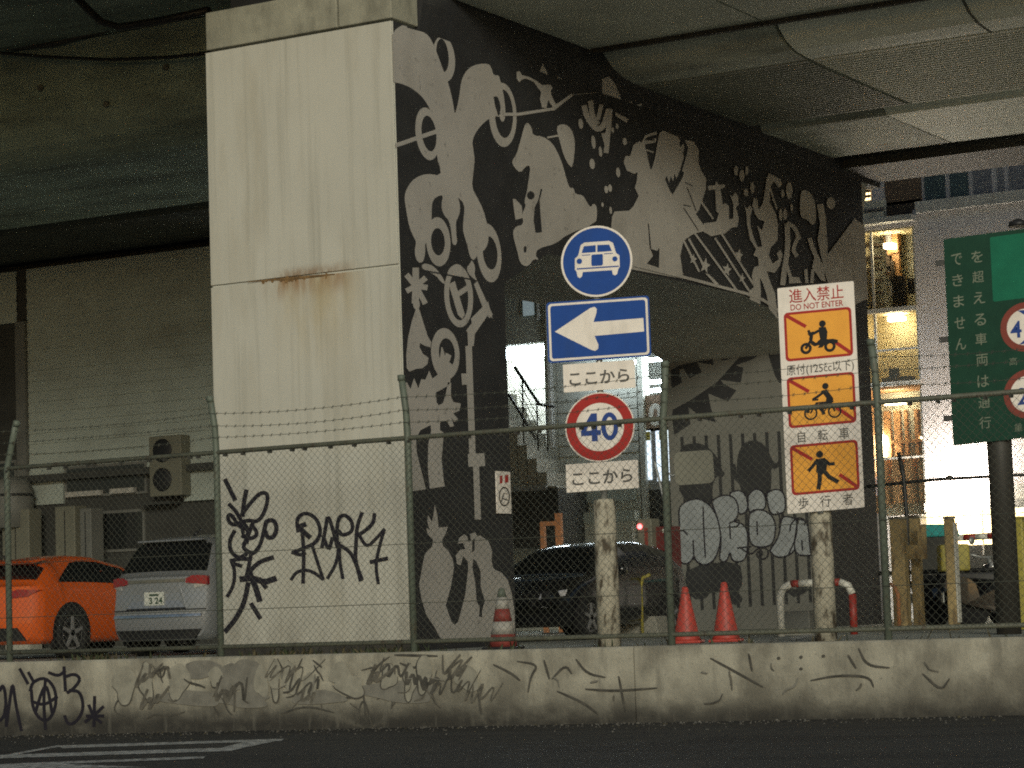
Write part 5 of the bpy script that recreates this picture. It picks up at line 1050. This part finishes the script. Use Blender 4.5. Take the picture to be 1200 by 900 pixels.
# ------------------------------------------------------------------ small things in the lot
def cone(name, label, px, y, h, group=None, stripes=False):
    p = at(px, 700, y); r = thing(name, label, 'traffic cone', (p.x, y, LOT), .3, group)
    rr = lambda t: .155 * (1 - t) + .035 * t
    MB().box(-.19, .19, -.19, .19, 0, .035).build('base', M['trim'] if stripes else M['cone'], r, bevel=.02)
    if not stripes: MB().lathe([(rr(0) + .02, .035), (rr(0), .07)] + [(rr(t / 6), .07 + (h - .07) * t / 6) for t in range(1, 7)] + [(.015, h + .01)], seg=20).build('body', M['cone'], r)
    else:
        ed = [.035, .18, .33, .48, h * .86]
        for i in range(4): MB().lathe([(rr(ed[i] / h), ed[i]), (rr(ed[i + 1] / h), ed[i + 1])], seg=20).build('stripe', M['dull_stripe'] if i % 2 == 0 else M['dull_white'], r)
        MB().lathe([(rr(.86), h * .86), (.03, h), (0, h + .01)], seg=20).build('tip', M['green_post'], r)
    return r
cone('traffic_cone', 'left of the two plain red traffic cones, beside the red cabinet', 803, 26.6, .66, 'plain red traffic cones')
cone('traffic_cone', 'right of the two plain red traffic cones, under the bubble graffiti', 849, 26.9, .70, 'plain red traffic cones')
sc_ = cone('striped_cone', 'red and white striped cone with green tip in front of the mural', 588, 25.6, .72, None, True); sc_.scale = (1.15, 1.15, 1)

p = at(782, 720, 36.2); rc = thing('red_cabinet', 'narrow dark red cabinet between fence post and bubble graffiti', 'cabinet', (p.x, 36.2, LOT))
h = at(782, 617, 36.2).z - LOT
MB().box(-.2, .2, -.2, .2, .05, h).build('casing', M['dark_red'], rc, bevel=.015); m = MB(); m.box(.08, .16, -.212, -.2, h - .1, h - .04); m.build('label_plate', M['white'], rc); MB().box(-.22, .22, -.22, .22, 0, .05).build('base', M['concrete'], rc); MB().box(-.18, .18, -.206, -.2, h * .52, h * .53).build('seam', M['trim'], rc)
p = at(762, 720, 36.0); pm = thing('ticket_machine', 'slim beige parking machine with a small red light beside the red cabinet', 'parking machine', (p.x, 36.0, LOT))
h = at(762, 608, 36).z - LOT
MB().box(-.1, .16, -.15, .15, .0, h).build('casing', M['beige_box'], pm, bevel=.015); MB().box(.03, .09, -.158, -.15, h * .55, h * .92).build('slot', M['dull_red'], pm); MB().lathe([(.045, 0), (.04, -.025), (.0, -.03)], (-.05, -.15, h - .12), 12, axis='y').build('lamp', M['red_led'], pm)
p = at(750, 735, 33.6); ws = thing('concrete_block', 'grey concrete block on the ground right of the peeling sign post', 'block', (p.x, 33.6, LOT)); m = MB(); m.prism([(-.42, 0), (.42, 0), (.36, .3), (-.36, .3)], lambda u, v: (u, -.2, v), lambda u, v: (u, .2, v)); m.build('block', M['concrete'], ws, bevel=.02)
p = at(752, 715, 33.2); yp = thing('yellow_hoop', 'thin yellow bent pipe standing behind the peeling sign post', 'pipe', (p.x, 33.2, LOT)); MB().tube([(0, 0, 0), (0, 0, .75), (.04, 0, .88), (.16, 0, .92)], .025, 8).build('pipe', M['yellow'], yp); MB().lathe([(.06, 0), (.06, .015), (.03, .03)], seg=12).build('flange', M['steel'], yp)
p = at(647, 640, 40); of = thing('orange_trestle', 'small orange painted steel trestle behind the roof of the black car', 'trestle', (p.x, 40, LOT)); zt_ = at(647, 607, 40).z - LOT
m = MB(); m.box(-.22, -.14, -.04, .04, 0, zt_ - .06); m.box(.1, .22, -.04, .04, 0, zt_ + .08); m.box(-.14, .1, -.04, .04, zt_ - .14, zt_ - .06); m.build('frame', M['hoop'], of); MB().box(-.24, .24, -.08, .08, 0, .03).build('base_plate', M['steel_dark'], of)

def hoop(name, label, pxl, pxr, y, ztop, striped=True):
    a, b = at(pxl, 720, y), at(pxr, 720, y); r = thing(name, label, 'guard rail', ((a.x + b.x) / 2, y, LOT), math.radians(8)); w_ = (b.x - a.x) / 2
    path = [(-w_, 0), (-w_, ztop - .16), (-w_ + .05, ztop - .05), (-w_ + .16, ztop), (-w_ * .45, ztop), (0, ztop), (w_ * .45, ztop), (w_ - .16, ztop), (w_ - .05, ztop - .05), (w_, ztop - .16), (w_, 0)]
    cuts = [(0, 3), (3, 4), (4, 5), (5, 6), (6, 7), (7, 9), (9, 10)]
    for i, (s, e) in enumerate(cuts): MB().tube([(x, 0, z) for x, z in path[s:e + 1]], .05, 10).build('pipe', M['white'] if i in (0, 2, 5) else M['red_paint'], r)
    return r
hoop('pipe_guard', 'red and white striped pipe guard around the no entry board post', 917, 998, 30.0, .68)
p = at(938, 732, 31); cbx = thing('control_box', 'low grey box on the ground behind the striped pipe guard', 'box', (p.x, 31, LOT)); MB().box(-.2, .2, -.15, .15, .03, .32).build('casing', M['grey_box'], cbx, bevel=.01); MB().box(-.22, .22, -.17, .17, 0, .03).build('base', M['concrete'], cbx)
def timber(name, label, u0, u1, vtop, y, mt='timber', face=None):
    a, b = at(u0, 730, y), at(u1, 730, y); z = at((u0 + u1) / 2, vtop, y).z; w_ = (b.x - a.x) / 2
    r = thing(name, label, 'post', ((a.x + b.x) / 2, y, LOT), .05, 'stout timber posts at the right'); m = MB(); m.box(-w_, w_, -w_, w_, 0, z - LOT); m.build('shaft', M[mt], r, bevel=.02)
    if face: MB().box(w_ + .001, w_ + .02, -w_, w_, .1, z - LOT - .05).build('pale_face', M[face], r)  # pale slab on the right side of the post
    MB().box(-w_ * 1.05, w_ * 1.05, -w_ * 1.05, w_ * 1.05, z - LOT, z - LOT + .03).build('cap', M['post_concrete'], r); return r
timber('timber_post', 'leftmost stout brown post behind the fence, beside the orange hoop', 1050, 1066, 608, 32.5)
timber('timber_post', 'middle stout yellowish post with a plank nailed across it', 1072, 1083, 606, 33.2)
timber('timber_post', 'brown post with pale right face, standing left of the green sign post', 1113, 1124, 608, 31.5, 'timber', 'white')
a, b = at(1062, 656, 32.9), at(1086, 638, 32.9); pk = thing('cross_plank', 'short yellowish plank across the two left timber posts', 'plank', ((a.x + b.x) / 2, 32.88, a.z)); w_ = (b.x - a.x) / 2
MB().box(-w_, w_, -.03, .03, 0, b.z - a.z).build('plank', M['timber'], pk, bevel=.008); MB().box(w_ * .3, w_, -.031, .03, b.z - a.z, (b.z - a.z) * 2.4).build('riser', M['timber'], pk)
hp = at(1046, 735, 32.2); oh = thing('orange_hoop', 'faded orange inverted U pipe left of the timber posts', 'hoop', (hp.x, 32.2, LOT)); MB().tube([(-.1, 0, 0), (-.1, 0, .5), (-.06, 0, .6), (0, 0, .64), (.06, 0, .6), (.1, 0, .5), (.1, 0, 0)], .028, 8).build('pipe', M['hoop'], oh); MB().box(-.14, .14, -.05, .05, 0, .012).build('base_plate', M['steel_dark'], oh)
p = at(1196, 720, 30.5); yq = thing('yellow_bollard', 'yellow green square bollard at the right edge, behind the green sign post', 'bollard', (p.x, 30.5, LOT)); z = at(1196, 608, 30.5).z - LOT
MB().box(-.09, .12, -.1, .1, 0, z).build('shaft', M['yellow'], yq, bevel=.02); MB().box(-.1, .13, -.11, .11, z, z + .03).build('cap', M['yellow'], yq)
# pipe railings of the inner yard
rl = thing('pipe_railing', 'thin dark pipe railing with a bent pole in front of the lit shop', 'railing', (at(1060, 700, 38).x, 38, LOT))
MB().tube([at(1008, 571, 38), at(1095, 562, 38), at(1260, 553, 38)], .03, 6).build('rail', M['trim'], rl, True); MB().tube([at(1053, 530, 38), at(1059, 560, 38), at(1063, 610, 38), at(1066, 740, 38)], .035, 6).build('pole', M['trim'], rl, True)
MB().lathe([(.03, -.05), (.05, 0), (.03, .05)], tuple(at(1113, 560, 38)), 10, axis='x').build('joint_collar', M['steel_dark'], rl, True)
rl = thing('low_railing', 'low dark rail at knee height across the timber posts', 'railing', (at(1100, 700, 34).x, 34, LOT))
MB().tube([at(1030, 672, 34), at(1260, 664, 34)], .035, 6).build('rail', M['trim'], rl, True)
for u in (1100, 1210): a = at(u, 669, 34); MB().tube([(a.x, 34, LOT), (a.x, 34, a.z)], .03, 6).build('post', M['trim'], rl, True)
sb = thing('striped_bar', 'red and white striped bar across the lit shop front', 'barrier', (at(1130, 632, 40).x, 40, LOT))
a, b = at(1060, 634, 40), at(1230, 624, 40); n = 12
for i in range(n): t0, t1 = i / n, (i + 1) / n; MB().tube([a.lerp(b, t0), a.lerp(b, t1)], .055, 8).build('stripe', M['red_paint'] if i % 2 else M['white'], sb, True)
for t in (.1, .9): q = a.lerp(b, t); MB().tube([(q.x, 40, LOT), (q.x, 40, q.z - .056)], .04, 8).build('leg', M['steel'], sb, True)
p = at(1096, 622, 39); tb = thing('teal_bin', 'teal bin lid showing between the timber posts before the lit shop', 'bin', (p.x, 39, LOT)); z = at(1096, 614, 39).z - LOT
MB().prism([(-.26, 0), (.26, 0), (.3, z - .22), (-.3, z - .22)], lambda u, v: (u, -.25, v), lambda u, v: (u, .25, v)).build('bin_body', M['dark_wall'], tb, bevel=.02); MB().prism([(-.33, z - .22), (.33, z - .22), (.28, z - .02), (-.2, z)], lambda u, v: (u, -.28, v), lambda u, v: (u, .28, v)).build('lid', M['teal'], tb, bevel=.03)

# motor scooter with a delivery box, and a covered one
def scooter(label, px, y, rz, box=True):
    p = at(px, 735, y); r = thing('motor_scooter', label, 'scooter', (p.x, y, LOT), rz)
    for yy in (0, 1.22):
        w_ = MB().lathe([(.13, -.05), (.23, -.05), (.25, -.02), (.25, .02), (.23, .05), (.13, .05)], (0, yy, .25), 20, axis='x').build('wheel', M['tyre'], r)
        MB().lathe([(.13, -.03), (.05, -.04), (.05, .04), (.13, .03)], (0, yy, .25), 16, axis='x').build('rim', M['rim_light'], w_)
    side = [(-.28, .5), (-.1, .36), (.3, .32), (.42, .26), (.82, .26), (.92, .45), (1.0, .86), (1.1, .9), (1.12, .8), (1.02, .4), (.96, .24), (.86, .18), (.36, .18), (.1, .3), (.02, .6), (-.1, .68), (-.32, .66)]
    MB().prism(side, lambda u, v: (-.15, u, v), lambda u, v: (.15, u, v)).build('body', M['black_car'], r, bevel=.03)
    MB().prism([(-.3, .68), (.02, .66), (.4, .62), (.44, .7), (.3, .76), (-.3, .78)], lambda u, v: (-.13, u, v), lambda u, v: (.13, u, v)).build('seat', M['trim'], r, bevel=.03)
    m = MB(); m.tube([(0, 1.2, .25), (0, 1.06, .9), (0, 1.03, .98)], .03, 8); m.tube([(-.32, .94, 1.04), (-.15, 1.02, .99), (.15, 1.02, .99), (.32, .94, 1.04)], .018, 6); m.build('handlebar', M['steel'], r)
    for sx in (-1, 1):
        m = MB(); m.tube([(sx * .25, .97, 1.02), (sx * .3, 1.0, 1.2)], .008, 5); m.lathe([(.0, -.015), (.055, -.01), (.055, .01), (0, .015)], (sx * .32, 1.0, 1.23), 12, axis='y'); m.build('mirror', M['steel'], r)
    MB().lathe([(.0, .06), (.08, .03), (.09, -.03)], (0, 1.12, .84), 14, axis='y').build('headlight', M['tail_clear'], r)
    MB().box(-.09, .09, -.34, -.31, .56, .66).build('tail_lamp', M['tail'], r); MB().box(-.1, .1, -.4, -.385, .36, .5).build('number_plate', M['plate'], r)
    if box: MB().box(-.21, .21, -.42, -.02, .79, 1.16).build('delivery_box', M['yellow'], r, bevel=.03)
    return r
scooter('black scooter with a yellow green delivery box, between the timber post and green sign post', 1140, 33.0, math.radians(-62))
s2 = scooter('black scooter without a box, in shade behind the timber posts', 1098, 34.8, math.radians(-110), False)
# dark lockers beside the far column
p = at(1002, 720, 42); lk = thing('metal_locker', 'tall blue grey metal locker between the no entry board and the fence post', 'locker', (p.x, 42.4, LOT)); z = at(998, 602, 42).z - LOT
m = MB(); m.box(-.55, .3, 0, .6, .05, z); m.build('casing', M['pale_panel'], lk, bevel=.01); m = MB()
for i in range(4): m.box(-.5 + i * .2, -.488 + i * .2, -.006, -.001, .08, z - .04)
m.build('door_seam', M['trim'], lk); MB().box(-.56, .31, -.01, .61, 0, .05).build('base', M['steel_dark'], lk)
